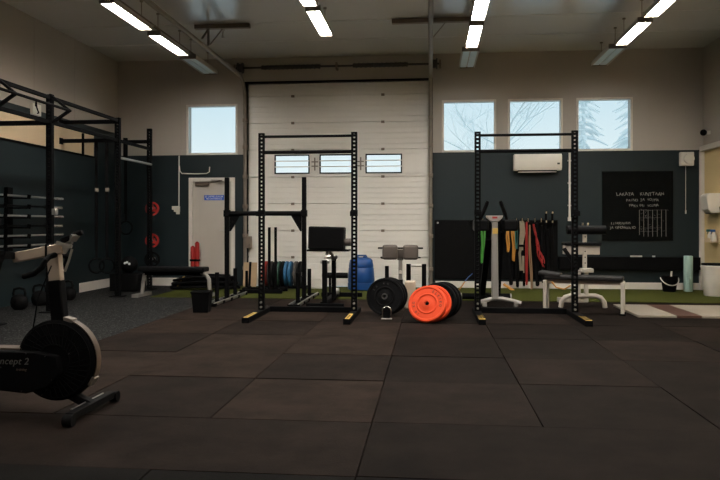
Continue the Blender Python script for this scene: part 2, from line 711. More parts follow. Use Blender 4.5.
for a, c in gwin:
    f = MB()
    w = .022
    f.box(a, c, W + .03, W + .075, wz0, wz0 + w).box(a, c, W + .03, W + .075, wz1 - w, wz1)
    f.box(a, a + w, W + .03, W + .075, wz0 + w, wz1 - w).box(c - w, c, W + .03, W + .075, wz0 + w, wz1 - w)
    fo = f.build('window_frame', M['black'], gd, bevel=.004)
    g = MB()
    g.box(a + w, c - w, W + .055, W + .060, wz0 + w, wz1 - w)
    g.build('pane', M['glass'], fo)
    g = MB()
    for q in (.36, .66):
        z = wz0 + (wz1 - wz0) * q
        g.box(a - .015, c + .015, W + .018, W + .03, z - .008, z + .008)
    g.build('grille', M['white'], fo)
for z in sz:
    for u in (292.4, 382.7):
        x = gx(u, W)
        p = MB()
        p.box(x - .03, x + .03, W + .022, W + .05, z - .022, z + .022)
        p.build('hinge', M['brown'], gd, bevel=.006)
for u in (314.5, 360.5):
    x = gx(u, W)
    p = MB()
    zc = (wz0 + wz1) / 2
    p.box(x - .012, x + .012, W + .025, W + .05, zc - .12, zc + .12)
    p.box(x - .06, x + .06, W + .02, W + .05, zc - .05, zc - .03)
    p.box(x - .06, x + .06, W + .02, W + .05, zc + .03, zc + .05)
    p.build('latch', M['track'], gd)
# tracks
for x, s in ((-3.43, -1), (.01, 1)):
    p = MB()
    pts = [Vector((x, W - .07, 0.02)), Vector((x, W - .07, 3.45))]
    for k in range(1, 9):
        t = R(90) * k / 8
        pts.append(Vector((x, W - .07 - .42 * (1 - math.cos(t)), 3.45 + .42 * math.sin(t))))
    pts.append(Vector((x, 4.4, 3.90)))
    p.tube(pts, .034, 8)
    p.build('track', M['track'], gd)
    for z in (.35, .95, 1.5, 2.05, 2.6, 3.1):
        q = MB()
        q.box(x - .035, x + .045, W - .12, W, z - .035, z + .035)
        q.cyl((x, W - .14, z), (x, W - .1, z), .03)
        q.build('track_bracket', M['brown'], gd, bevel=.005)
p = MB()
x = gx(248, W)
p.box(x - .03, x + .07, W - .10, W + .03, .72, .94)
p.cyl((x + .02, W - .12, .84), (x + .02, W - .02, .84), .05)
p.build('door_lock', M['brown'], gd, bevel=.008)
# torsion shaft
t = thing('torsion_shaft', 'dark spring shaft with end drums above the garage door', 'shaft', (0, W - .14, 0))
p = MB()
p.cyl((-3.62, 0, 4.06), (.2, 0, 4.06), .018)
p.build('shaft', M['greyplate'], t)
for x0, x1 in ((-3.1, -2.0), (-1.4, -.4)):
    p = MB()
    pts = []
    n = int((x1 - x0) / .012)
    for k in range(n):
        a = k * .9
        pts.append((x0 + (x1 - x0) * k / n, .042 * math.cos(a), 4.06 + .042 * math.sin(a)))
    p.tube(pts, .008, 5)
    p.cyl((x0, 0, 4.06), (x1, 0, 4.06), .037)
    p.build('spring', M['greyplate'], t)
for x in (-3.5, .08):
    p = MB()
    p.lathe([(.03, -.05), (.10, -.05), (.10, -.035), (.075, -.03), (.075, .03), (.10, .035), (.10, .05), (.03, .05)], Matrix.Translation((x, 0, 4.06)) @ Matrix.Rotation(R(90), 4, 'Y'), 28)
    p.build('drum', M['greyplate'], t)
for x in (-3.6, -1.7, .18):
    p = MB()
    p.box(x - .015, x + .015, -.05, .12, 4.0, 4.12)
    p.build('bracket', M['brown'], t)

# ceiling channels that carry the tracks
for x0, x1, xt, lab in ((gx(195, 10.6), gx(250, 10.6), -3.43, 'brown ceiling channel bracing the garage track, beside the left lamp row'),
                        (gx(392, 10.6), gx(474, 10.6), .01, 'brown ceiling channel bracing the garage track, near the central lamps')):
    t = thing('ceiling_channel', lab, 'bracket', (0, 10.6, 0), group='ceiling channels of the garage door')
    p = MB()
    p.box(x0, x1, -.04, .04, ZC - .075, ZC - .008)
    p.build('channel', M['brown'], t, bevel=.004)
    p = MB()
    p.bar((xt, 0, 3.94), (xt, 0, ZC - .07), .035, .012)
    p.bar((xt + .02, .02, 3.96), (xt + .22, .02, ZC - .07), .03, .01)
    p.bar((xt, -.3, 3.97), (xt, 0, ZC - .07), .03, .01)
    p.build('brace', M['track'], t)
b = MB()
c = (gx(223, 10.9), 10.9)
b.cyl((c[0], c[1], ZC), (c[0], c[1], ZC - .03), .03)
b.cyl((c[0], c[1], ZC - .03), (c[0], c[1], ZC - .12), .012)
b.lathe([(0, 0), (.025, .0), (.03, .012), (0, .015)], Matrix.Translation((c[0], c[1], ZC - .135)), 14)
tag(b.build('ceiling_sprinkler', M['steel']), 'small metal sprinkler hanging from the ceiling beside the left track', 'sprinkler')


# ------------------------------------------------------------------ fluorescent lamps
def make_lamp(on):
    t = thing('fluorescent_lamp', 'x', 'ceiling light', (0, 0, 0), group='fluorescent lamps in rows on the ceiling')
    w, L, z = (.092 if on else .13), .60, 0
    p = MB()
    p.box(-w, w, -L, L, .045, .075)
    for s in (-1, 1):
        p.box(s * w - .008, s * w + .008, -L, L, .0, .06)
    p.build('housing', M['white_metal'], t, bevel=.004)
    for s in (-1, 1):
        p = MB()
        p.box(-w - .008, w + .008, s * L - .008, s * L + .008, .0, .075)
        p.build('end_cap', M['track'], t)
    for s in (-1, 1):
        p = MB()
        p.box(s * w * .47 - w * .40, s * w * .47 + w * .40, -L + .015, L - .015, .034 if on else .010, .045)
        p.build('diffuser', M['lamp_on'] if on else M['lamp_off'], t, bevel=.006)
    p = MB()
    p.box(-.006, .006, -L, L, .02, .045)
    p.build('divider', M['white_metal'], t)
    for y in (-.45, .45):
        p = MB()
        p.cyl((0, y, .07), (0, y, ZC - 3.9), .006, n=8)
        p.cyl((0, y, ZC - 3.9 - .02), (0, y, ZC - 3.9), .025, n=12)
        p.build('hanger', M['track'], t)
    return t


ROWS = [('the leftmost row of lamps', -3.99, [(11.85, 0), (10.42, 1), (8.93, 1), (7.5, 1), (6.05, 1), (4.6, 1), (3.15, 1), (1.7, 1)]),  # nearer lamps of each long row are out of view, added for light
        ('the short row before the garage door', -1.50, [(9.5, 1), (8.1, 1), (6.65, 1)]),  # nearest lamp here is also unseen, added for light
        ('the row above the right rack', .64, [(11.8, 0), (10.38, 1), (8.93, 1), (7.5, 1), (6.05, 1), (4.6, 1), (3.15, 1), (1.7, 1)]),
        ('the rightmost row of lamps', 2.91, [(11.85, 0), (10.45, 1), (9.0, 1), (7.55, 1), (6.1, 1), (4.65, 1), (3.2, 1), (1.75, 1)])]
ordn = ['lamp nearest the far wall', 'second lamp from the far wall', 'third lamp from the far wall', 'unseen added fourth lamp from the far wall', 'unseen added fifth lamp from the far wall', 'unseen added sixth lamp from the far wall', 'unseen added seventh lamp from the far wall', 'unseen added eighth lamp from the far wall']
protos = {}
for nm, x, ys_ in ROWS:
    for k, (y, on) in enumerate(ys_):
        lab = ('lit ' if on else 'unlit ') + ordn[k] + ' in ' + nm
        if on not in protos:
            protos[on] = make_lamp(on)
            protos[on].location = (x, y, 3.9)
            protos[on]['label'] = lab
        else:
            dup(protos[on], lab, (x, y, 3.9))
# cable tray beside each row
for nm, x, ys_ in ROWS:
    b = MB()
    b.box(x + .02, x + .05, ys_[-1][0], ys_[0][0] + .45, 4.0, 4.03)
    tag(b.build('lamp_rail', M['brown']), 'thin dark rail carrying the cable above ' + nm, 'rail', 'rails above the lamp rows')


# ------------------------------------------------------------------ racks
def ladder(mb, x, y, z0, z1, w=.075, d=.05, hole=.03, pitch=.05, hh=.024):
    s = (w - hole) / 2
    mb.box(x - w / 2, x - w / 2 + s, y - d / 2, y + d / 2, z0, z1)
    mb.box(x + w / 2 - s, x + w / 2, y - d / 2, y + d / 2, z0, z1)
    z = z0
    while z < z1 - .001:
        e = min(z + pitch - hh, z1)
        mb.box(x - w / 2 + s, x + w / 2 - s, y - d / 2, y + d / 2, z, e)
        z += pitch
    mb.box(x - w / 2 + s, x + w / 2 - s, y - d / 2, y + d / 2, z1 - .02, z1)
    return mb


def make_rack(label, loc, stripes):
    t = thing('squat_rack', label, 'squat rack', loc, group='free standing squat racks')
    hw = .595
    for s in (-1, 1):
        u = ladder(MB(), s * hw, 0, .06, 2.315)
        u.build('upright', M['black'], t)
        p = MB()
        p.box(s * hw - .0425, s * hw + .0425, -.80, .42, .0, .065)
        ft = p.build('foot', M['black'], t, bevel=.004)
        p = MB()
        p.box(s * hw - (.036 if stripes else .024), s * hw + (.036 if stripes else .024), -.785, -.33 if not stripes else -.40, .065, .068)
        st = p.build('sticker', M['yellow'], ft)
        p = MB()
        if stripes:
            for k in range(5):
                yy = -.77 + k * .075
                p.prism([(-.036, 0), (.036, .03), (.036, .075), (-.036, .045)], Matrix.Translation((s * hw, yy, .0)), .066, .0705)
        else:
            for k in range(6):
                p.box(s * hw - .012, s * hw + .012, -.75 + k * .06, -.725 + k * .06, .068, .0695)
        p.build('stripes' if stripes else 'marks', M['black'], ft)
        p = MB()
        p.box(s * hw - .042, s * hw + .042, -.035, .03, 1.255, 1.335)
        p.box(s * hw - .038, s * hw + .038, -.14, -.035, 1.255, 1.275)
        p.box(s * hw - .038, s * hw + .038, -.152, -.14, 1.255, 1.315)
        p.build('j_cup', M['black'], t, bevel=.004)
        p = MB()
        p.prism([(0, 0), (.0, .2), (-.2 * 0 + .16, 0)], Matrix.Translation((s * hw - .006, .02, .065)) @ Matrix.Rotation(R(90), 4, 'Y') @ Matrix.Rotation(R(90), 4, 'Z'), 0, .012)
        p.build('gusset', M['black'], t)
        for zz in (.10, .16):
            p = MB()
            p.cyl((s * hw, -.045, zz), (s * hw, -.02, zz), .014, n=8)
            p.build('bolt', M['steel'], t)
    p = MB()
    p.box(-hw + .04, hw - .04, .30, .37, .0, .07)
    p.build('base_bar', M['black'], t, bevel=.004)
    p = MB()
    p.cyl((-hw + .03, 0, 2.27), (hw - .03, 0, 2.27), .017)
    p.build('pull_up_bar', M['black'], t)
    p = MB()
    p.cyl((-hw + .03, 0, 2.07), (hw - .03, 0, 2.07), .022)
    p.build('pull_up_bar', M['black'], t)
    return t


make_rack('black squat rack in front of the garage door, plain yellow stickers on its feet', (-1.545, 8.77, .006), False)
make_rack('black squat rack in front of the band wall, striped yellow stickers on its feet', (1.19, 8.9, .006), True)

# yoke
yk = thing('strongman_yoke', 'black yoke frame with chest high crossbeam and silver skids, behind the left rack', 'yoke', (-2.468, 10.35, .006))
for s in (-1, 1):
    p = MB()
    x = s * .592
    p.box(x - .031, x + .031, -.031, .031, .05, 1.86)
    p.build('upright', M['black'], yk, bevel=.004)
    p = MB()
    for q in (-.06, .06):
        p.box(x + q - .011, x + q + .011, -.82, .9, .012, .055)
    p.build('skid', M['steel'], yk, bevel=.004)
    p = MB()
    for yy in (-.8, -.4, 0, .4, .85):
        p.box(x - .085, x + .085, yy - .035, yy + .035, .0, .045)
    p.box(x - .045, x + .045, -.8, .88, .0, .03)
    p.build('skid_plate', M['black'], yk, bevel=.004)
    for yy in (-.5, .45):
        p = MB()
        p.cyl((x, yy, .05), (x, yy, .46), .03)
        p.build('weight_horn', M['black'], yk)
    p = MB()
    q = x - s * .04
    p.prism([(0, 0), (-s * .17, 0), (-s * .02, -.25), (0, -.25)], front(q, .006, 1.30), -.006, .006)
    p.cyl((q - s * .035, -.012, 1.2), (q - s * .035, .012, 1.2), .02)
    p.build('gusset', M['black'], yk)
    p = MB()
    p.box(x - .044, x + .044, -.044, .044, 1.27, 1.37)
    p.build('collar', M['black'], yk, bevel=.005)
p = MB()
p.cyl((-.6, 0, 1.318), (.6, 0, 1.318), .036)
p.build('crossbeam', M['black'], yk)


# ------------------------------------------------------------------ bumper plates
def plate_mx(c, n):
    n = Vector(n).normalized()
    q = n.to_track_quat('Z', 'Y')
    return Matrix.Translation(c) @ q.to_matrix().to_4x4()


def plate_mesh(r=.225, th=.06):
    h = th / 2
    b_ = MB()
    prof = [(.026, -h * .8), (.06, -h * .8), (.075, -h * .55), (.12, -h * .55), (.15, -h * .9), (r - .045, -h), (r - .012, -h), (r, -h + .01),
            (r, h - .01), (r - .012, h), (r - .045, h), (.15, h * .9), (.12, h * .55), (.075, h * .55), (.06, h * .8), (.026, h * .8)]
    b_.ring(prof, None, 48)
    return b_


def plate_raised(r=.225, th=.06):
    """face with the concentric ridges of a bumper plate"""
    h = th / 2
    b_ = MB()
    prof = [(.026, -h * .8), (.06, -h * .8), (.07, -h * .6), (.105, -h * .6), (.112, -h), (.122, -h), (.13, -h * .7), (r - .035, -h * .7), (r - .028, -h), (r - .01, -h), (r, -h + .01),
            (r, h - .01), (r - .01, h), (r - .028, h), (r - .035, h * .7), (.13, h * .7), (.122, h), (.112, h), (.105, h * .6), (.07, h * .6), (.06, h * .8), (.026, h * .8)]
    b_.ring(prof, None, 56)
    return b_


def hub_mesh(th, r0=.0255, r1=.038):
    h = th / 2 + .002
    b_ = MB()
    b_.ring([(r0, -h), (r1, -h), (r1, h), (r0, h)], None, 28)
    return b_


def make_plate(label, c, n, m, r=.225, th=.06, hubm=None, name='bumper_plate', group=None, raised=False):
    t = thing(name, label, 'weight plate', (0, 0, 0), group=group)
    o = (plate_raised if raised else plate_mesh)(r, th).build('disc', m, t)
    hub_mesh(th).build('hub', hubm or M['steel'], t)
    t.matrix_world = plate_mx(c, n)
    return t


# plates on the low rack at the garage door
pr = thing('plate_rack', 'low black floor rack holding the row of coloured plates by the garage door', 'plate rack', (gx(284, 12.3), 12.3, .012))
p = MB()
for yy in (-.12, .12):
    p.box(-.42, .42, yy - .018, yy + .018, .02, .055)
for xx in (-.4, .4):
    p.box(xx - .02, xx + .02, -.16, .16, .0, .03)
p.build('base', M['black'], pr, bevel=.003)
cols = [(266, .07, 'red', 'red bumper plate at the left end of the plate row by the garage door'),
        (271.2, .06, 'greyplate', 'dark grey plate next to the red plate in the row by the garage door'),
        (275.8, .055, 'rubber', 'black bumper plate third from the left in the row by the garage door'),
        (279.6, .045, 'greenplate', 'dark green plate in the middle of the row by the garage door'),
        (283.2, .055, 'rubber', 'black bumper plate left of the two blue plates by the garage door'),
        (287.0, .055, 'blueplate', 'blue bumper plate, left one of the blue pair by the garage door'),
        (291.0, .05, 'blueplate', 'blue bumper plate, right one of the blue pair by the garage door'),
        (296.4, .06, 'greyplate', 'charcoal plate right of the blue pair by the garage door'),
        (300.6, .05, 'rubber', 'black plate at the right end of the row by the garage door')]
for k, (u, th, m, lab) in enumerate(cols):
    x = gx(u, 12.3)
    make_plate(lab, (x, 12.3, .012 + .055 + .212), (1, 0, 0), M[m], .225, th, group='bumper plates in the row by the garage door')
for k in range(10):
    x = gx(263.5 + 4.35 * k, 12.3)
    p = MB()
    x -= pr.location.x
    # dividers sit between the plates, low
    p.cyl((x, -.14, .02), (x, -.14, .14), .006, n=8)
    p.cyl((x, .14, .02), (x, .14, .14), .006, n=8)
    p.build('divider', M['black'], pr)

# sled with two poles
sl = thing('push_sled', 'black push sled with two tall poles beside the coloured plates', 'sled', (gx(264, 11.65), 11.65, .012))
p = MB()
for yy in (-.22, .22):
    p.bar((-.36, yy, .03), (.36, yy, .03), .05, .06)
p.bar((-.30, -.22, .06), (-.30, .22, .06), .05, .05)
p.bar((.10, -.22, .06), (.10, .22, .06), .05, .05)
p.bar((.30, -.22, .06), (.30, .22, .06), .05, .05)
p.build('frame', M['black'], sl, bevel=.004)
for x, yy in ((gx(269.3, 11.45) - sl.location.x, -.2), (gx(275.6, 11.85) - sl.location.x, .2)):
    p = MB()
    p.cyl((x, yy, .05), (x, yy, 1.10), .024)
    p.build('pole', M['black'], sl)
p = MB()
p.cyl((-.30, 0, .06), (-.30, 0, .36), .024)
p.build('weight_horn', M['black'], sl)

# plywood board leaning
pb = thing('plywood_board', 'pale plywood board leaning at the left edge of the garage door', 'board', (gx(249.6, 12.62), 12.62, .012))
p = MB()
mx = Matrix.Rotation(R(-9), 4, 'X')
p.box(-.125, .125, -.012, .012, .004, .45, mx)
p.build('board', M['ply'], pb, bevel=.003)
p = MB()
p.box(-.022, .022, -.02, -.012, .0, .46, mx)
p.build('strap', M['black'], pb)

# wire rack
wr = thing('wire_rack', 'small white wire rack on the turf behind the black padded bench', 'rack', (gx(317, 12.5), 12.5, .012))
p = MB()
for k in range(6):
    x = -.09 + k * .036
    p.tube([(x, -.08, .02), (x, -.08, .15), (x, -.02, .17), (x, .06, .15), (x, .08, .02)], .006, 6)
p.build('wires', M['white'], wr)
p = MB()
p.box(-.12, .12, -.1, .1, .0, .03)
p.build('tray', M['white'], wr, bevel=.004)

# ------------------------------------------------------------------ black padded bench (glute ham)
g = thing('glute_ham_bench', 'black glute ham bench with one big dark pad, behind the left rack', 'bench', (-1.47, 9.85, .006))
p = MB()
p.box(-.255, .245, -.17, .12, .80, 1.12, Matrix.Rotation(R(1.5), 4, 'Y'))
p.build('pad', M['blackpad'], g, bevel=.022, seg=3)
p = MB()
p.cyl((.24, -.02, .90), (.36, -.02, .90), .055)
p.build('roller', M['taupe'], g)
p = MB()
p.box(-.25, .34, -.17, .13, .775, .798)
p.build('pad_plate', M['black'], g, bevel=.003)
p = MB()
p.box(-.02, .05, -.15, -.05, 1.10, 1.13)
p.build('clip', M['steel'], g, bevel=.004)
p = MB()
p.box(-.005, .06, -.34, -.27, .05, .66)
p.build('post', M['black'], g, bevel=.004)
p = MB()
p.box(.05, .11, .20, .27, .06, .66)
p.build('post', M['black'], g, bevel=.004)
p = MB()
p.bar((.03, -.30, .64), (.03, .0, .79), .035, .05)
p.bar((.08, .23, .64), (.06, .0, .79), .035, .05)
p.cyl((-.03, -.29, .64), (.09, -.29, .64), .03)
p.cyl((.03, .22, .68), (.13, .22, .68), .03)
p.cyl((.0, -.2, .70), (.1, -.2, .70), .025)
p.build('joint', M['steel'], g)
p = MB()
p.box(-.03, .05, -.34, 1.25, .03, .09)
p.box(-.25, .40, 1.16, 1.25, .0, .07)
p.box(-.22, .30, -.38, -.30, .0, .07)
p.build('base', M['black'], g, bevel=.004)
p = MB()
p.bar((.08, .25, .10), (.0, 1.1, .12), .05, .02)
p.cyl((.02, .5, .16), (.12, .5, .16), .05)
p.build('slide', M['steel'], g)
p = MB()
p.cyl((-.08, .95, .09), (-.08, .95, .40), .02)
p.cyl((-.2, .95, .36), (.2, .95, .36), .045)
p.build('ankle_roller', M['blackpad'], g)

# blue drum
d = thing('water_drum', 'blue plastic drum standing against the garage door', 'drum', (gx(361.2, 12.25), 12.25, .012))
p = MB()
p.lathe([(0, 0), (.21, 0), (.235, .02), (.238, .12), (.230, .13), (.230, .145), (.236, .155), (.222, .38), (.215, .39), (.215, .405), (.219, .415), (.200, .52), (.165, .555), (.12, .565), (.115, .55), (0, .55)], None, 40)
p.build('body', M['blue'], d)
for x in (-.07, .07):
    p = MB()
    p.lathe([(0, .545), (.035, .545), (.035, .585), (.03, .59), (0, .59)], Matrix.Translation((x, -.05, 0)), 18)
    p.build('cap', M['blue'], d)
p = MB()
p.tube([(-.1, .06, .555), (-.08, .06, .60), (.08, .06, .60), (.1, .06, .555)], .014, 8)
p.build('handle', M['blue'], d)

# ------------------------------------------------------------------ plate stacks on the mats
ta = R(14)
c0 = Vector((gx(385.0, 8.82), 8.82, .008 + .236 * math.cos(ta) + .032 * math.sin(ta)))
hd = Vector((math.sin(R(9)), math.cos(R(9)), 0))
ax = hd * math.cos(ta) - Vector((0, 0, math.sin(ta)))
labs = ['black bumper plate facing the viewer, front one of the all-black stack', 'black bumper plate, middle one of the all-black stack', 'black bumper plate, rear one of the all-black stack']
for k in range(3):
    t = make_plate(labs[k], c0 + hd * .073 * k + Vector((.012 * k, 0, 0)), -ax, M['rubber'], .236, .064, hubm=M['greyplate'], group='black plates left of the orange ones', raised=True)
    if k == 0:
        s = MB()
        for i, ch in enumerate('20 KG'):
            a = R(150 - i * 18)
            s.text(ch, .03, Matrix.Rotation(a - R(90), 4, 'Z') @ Matrix.Translation((0, .165, .0235)), .0015)
        s.build('lettering', M['greyplate'], t)
# silver arch bracket
br = thing('plate_bracket', 'small silver arched bracket on the mat in front of the black plates', 'bracket', (gx(386.6, 8.5), 8.5, .006))
p = MB()
p.tube([(-.052, 0, .0), (-.052, 0, .10)] + [(-.052 * math.cos(R(15 * k)), 0, .10 + .052 * math.sin(R(15 * k))) for k in range(1, 12)] + [(.052, 0, .10), (.052, 0, .0)], .0085, 8)
p.build('arch', M['chrome'], br)
p = MB()
p.box(-.065, .065, -.03, .03, .0, .012)
p.build('base', M['steel'], br, bevel=.003)
p = MB()
p.box(-.04, .04, -.006, .006, .012, .125)
p.build('plate', M['black'], br)

yw = R(12)
hdir = Vector((math.sin(yw), math.cos(yw), 0))
lab5 = ['front orange bumper plate with dark lettering, leaning back', 'second orange bumper plate, tucked behind the front orange one', 'black bumper plate right behind the two orange plates',
        'black bumper plate, second one behind the orange plates', 'black bumper plate at the back of the orange and black stack']
base = Vector((gx(427.4, 8.24), 8.24, 0))
side = Vector((math.cos(yw), -math.sin(yw), 0))
for k in range(5):
    tl = R(27) if k < 2 else R(13)
    n = (-hdir * math.cos(tl) + Vector((0, 0, math.sin(tl)))).normalized()
    cz = .225 * math.cos(tl) + .031 * math.sin(tl) + .008
    back = (.0, .080, .245, .319, .393)[k]
    sd = (.0, .045, .075, .10, .115)[k]
    c = base + hdir * back + side * sd + Vector((0, 0, cz))
    t = make_plate(lab5[k], c, n, M['orange'] if k < 2 else M['rubber'], .225, .062, hubm=M['orange'] if k < 2 else M['steel'], group='orange and black plates in the middle of the floor', raised=True)
    if k == 0:
        s = MB()
        hz_ = .024
        for i, ch in enumerate('ELEIKO'):
            a = R(68 - i * 15)
            s.text(ch, .042, Matrix.Rotation(a - R(90), 4, 'Z') @ Matrix.Translation((0, .160, hz_)), .0015)
        for i, ch in enumerate('10 KG'):
            a = R(236 - i * 14)
            s.text(ch, .042, Matrix.Rotation(a - R(90), 4, 'Z') @ Matrix.Translation((0, .160, hz_)), .0015)
        s.build('lettering', M['darkletter'], t)
        s = MB()
        s.cyl((0, 0, -.02), (0, 0, .0), .0255)
        s.build('bore', M['black'], t)

# ------------------------------------------------------------------ back extension bench
e = thing('back_extension_bench', 'back extension bench with two taupe pads on a silver post', 'bench', (gx(400.3, 10.4), 10.4, .006))
for s in (-1, 1):
    p = MB()
    x = s * .153
    p.box(x - .112, x + .112, -.06, .06, .63, .85)
    p.build('pad', M['taupe'], e, bevel=.035, seg=4)
p = MB()
p.cyl((-.335, .03, .80), (.335, .03, .80), .013)
p.cyl((-.30, .03, .66), (.30, .03, .66), .010)
p.build('crossbar', M['black'], e)
p = MB()
p.box(-.045, .045, .02, .07, .62, .78)
p.build('bracket', M['taupe'], e, bevel=.005)
p = MB()
p.box(-.028, .028, .02, .07, .30, .66)
p.build('post', M['silver'], e, bevel=.004)
p = MB()
p.box(-.022, .022, -.025, .018, .42, .47)
p.build('knob', M['white'], e, bevel=.006)
p = MB()
p.box(-.036, .036, .012, .078, .05, .33)
p.box(-.04, .04, -.45, .65, .0, .06)
p.box(-.28, .28, .58, .66, .0, .06)
p.box(-.2, .2, -.47, -.40, .0, .06)
p.box(-.265, -.205, .56, .62, .06, .50)
p.build('base', M['black'], e, bevel=.004)
# low black frame
lf = thing('parallel_bar_stand', 'low black two-post stand behind the orange plates', 'stand', (gx(416.3, 10.7), 10.7, .006))
for s in (-1, 1):
    p = MB()
    x = s * .118
    p.box(x - .034, x + .034, -.034, .034, .0, .55)
    p.build('post', M['black'], lf, bevel=.004)
    p = MB()
    p.box(x - .03, x + .03, -.25, .25, .0, .04)
    p.build('foot', M['black'], lf, bevel=.004)
p = MB()
p.cyl((-.15, 0, .52), (.15, 0, .52), .016)
p.build('bar', M['steel'], lf)
p = MB()
p.box(-.118, .118, -.02, .02, .1, .14)
p.build('brace', M['black'], lf)
# cream block
cb = MB()
cb.box(-.075, .075, -.13, .13, 0, .365)
cbo = tag(cb.build('step_block', M['tan'], bevel=.012, loc=(gx(410.3, 9.75), 9.75, .006)), 'cream upright block standing between the black plates and the orange plates', 'block')

# ------------------------------------------------------------------ right zone: wall panels, band rail
for u0, u1, lab in ((434.5, 475, 'black rubber wall panel beside the right edge of the garage door'), (475.5, 557.5, 'black rubber wall panel behind the hanging bands')):
    t = thing('wall_panel', lab, 'wall panel', (0, W - .03, 0), group='black panels on the lower far wall')
    x0, x1 = gx(u0, W), gx(u1, W)
    p = MB()
    p.box(x0, x1, 0, .03, .17, 1.24)
    p.build('sheet', M['rubber'], t, bevel=.006)
    for xx in (x0 + .06, x1 - .06):
        p = MB()
        p.cyl((xx, -.006, 1.19), (xx, 0, 1.19), .018, n=12)
        p.build('screw', M['steel'], t)
YR = W - .17
rl = thing('band_rail', 'dark rail with silver hooks above the hanging bands', 'rail', (0, YR, 0))
p = MB()
p.box(gx(470, YR), gx(557, YR), .09, .14, 1.17, 1.235)
p.build('rail', M['black'], rl, bevel=.004)
hooks = [507.5, 512.5, 516, 521.5, 527.5, 534.3, 540.5, 546, 552]
for u in [478, 482.5, 487] + hooks[2:7]:
    x = gx(u, YR)
    p = MB()
    p.tube([(x, .10, 1.20), (x, -.02, 1.19), (x, -.06, 1.205), (x, -.07, 1.27)], .010, 8)
    p.build('hook', M['chrome'], rl)


def band(label, u0, v0, u1, v1, wpx, m, Y=YR, name='resistance_band', wav=.0, strands=1, cat='exercise band', tw=0.):
    """hanging elastic loop: a flattened closed strap from a hook"""
    mb = MB()
    rnd = random.Random(int(u0 * 10 + v1))
    for s in range(strands):
        du = (s - (strands - 1) / 2) * wpx * .9
        A, B = at(u0 + du * .25, v0, Y), at(u1 + du * 1.3, v1 - rnd.uniform(0, 5) * (strands > 1), Y)
        hw = wpx * .5 * 12.5 / F / 2
        hw = max(hw, .012)
        pts = []
        n_ = 12
        gapx = hw * 1.25
        ph = rnd.uniform(0, 6)
        for k in range(n_ + 1):
            f = k / n_
            q = A.lerp(B, f)
            pts.append(q + Vector((-gapx * (.55 + .45 * math.sin(f * 3.14)) + wav * math.sin(f * 7 + ph), -.015 - .01 * s + .012 * math.sin(f * 5 + ph), 0)))
        pts.append(B + Vector((0, -.01 * s, -.02)))
        for k in range(n_ + 1):
            f = 1 - k / n_
            q = A.lerp(B, f)
            pts.append(q + Vector((gapx * (.55 + .45 * math.sin(f * 3.14)) + wav * math.sin(f * 6 + ph + 1), .015 - .01 * s + .012 * math.sin(f * 4 + ph), 0)))
        pts.append(A + Vector((0, -.01 * s, .02)))
        mb.tube(pts, hw, 8, closed=True, flat=.28, up=(1, .25, 0))
    o = mb.build(name, m)
    return tag(o, label, cat, 'bands and straps hanging from the rail')


band('bright green band hanging left of the silver column', 480.5, 226, 481.5, 262, 4.4, M['bandgreen'])
band('pale green thinner band beside the bright green one', 484.8, 228, 485.0, 252, 2.6, M['bandgreen'])
band('short red band hanging behind the silver column', 487.6, 226, 487.8, 262, 3.0, M['bandred'])
band('amber band hanging right of the silver column, left one of the pair', 508.0, 227, 507.8, 251, 3.4, M['bandorange'], wav=.008)
band('amber band hanging right of the silver column, longer one of the pair', 512.8, 226, 514.0, 260, 3.6, M['bandorange'], wav=.01)
band('teal loop hanging between the amber and cream straps', 516.3, 222, 516.5, 248, 3.2, M['bandteal'])
band('black band hanging behind the amber pair', 511.5, 226, 511.0, 284, 5.0, M['rubber'], Y=YR + .045)
band('black band hanging below the teal loop', 517.0, 230, 517.5, 286, 4.0, M['rubber'], Y=YR + .045)
band('wide red band hanging straight down right of the cream strap', 526.6, 223, 526.8, 284, 2.2, M['bandred'])
band('long tan strap hanging beside the wide red band', 529.6, 226, 531.4, 291, 2.4, M['bandtan'], wav=.008, Y=YR - .03)
mb = MB()
rnd = random.Random(12)
for q in range(7):
    A, B = at(533.6 + rnd.uniform(-.6, .6), 224, YR - .03), at(542.5 + rnd.uniform(-3.2, 2.2), 268 - rnd.uniform(0, 9), YR - .02)
    ph = rnd.uniform(0, 6)
    pts = []
    for k_ in range(11):
        f = k_ / 10
        pts.append(A.lerp(B, f) + Vector((.022 * math.sin(f * 9 + ph) * min(1, 3 * f), .012 * math.cos(f * 8 + ph) - .004 * q, -.05 * math.sin(f * 3.14))))
    mb.tube(pts, .0085, 6)
tag(mb.build('resistance_tube', M['bandred']), 'red tangled tubing bundle slanting down to the right from its hook', 'exercise band', 'bands and straps hanging from the rail')
band('black band hanging behind the red tubing', 537.2, 224, 537.5, 285, 5.0, M['rubber'], Y=YR + .045)
band('black band hanging right of the red tubing', 542.5, 226, 543.5, 282, 4.6, M['rubber'], Y=YR + .045)
band('black band hanging at the right end of the rail', 549.5, 230, 550.0, 282, 5.4, M['rubber'], Y=YR + .045)
band('dark band hanging between red and tan straps', 523.8, 236, 524.0, 285, 3.4, M['rubber'], Y=YR + .045)
# suspension strap
st = thing('suspension_strap', 'cream suspension strap with dark buckle hanging beside the red band', 'strap', at(521.4, 222, YR - .04), group='bands and straps hanging from the rail')
p = MB()
p.tube([(0, 0, 0.02), (.01, -.005, -.15), (.0, .0, -.3), (-.005, 0, -.5)], .036, 8, flat=.2, up=(1, 0, 0))
p.tube([(.03, .01, 0), (.05, .0, -.2), (.0, .0, -.42), (-.03, 0, -.55), (-.01, 0, -.86), (.03, 0, -.9), (.03, 0, -.6)], .022, 8, flat=.3, up=(1, 0, 0))
p.build('webbing', M['bandcream'], st)
p = MB()
p.box(-.045, .055, -.03, .01, -.44, -.40)
p.build('buckle', M['black'], st, bevel=.004)
p = MB()
p.box(-.03, .03, -.03, .01, -.9, -.86)
p.build('buckle', M['black'], st, bevel=.004)
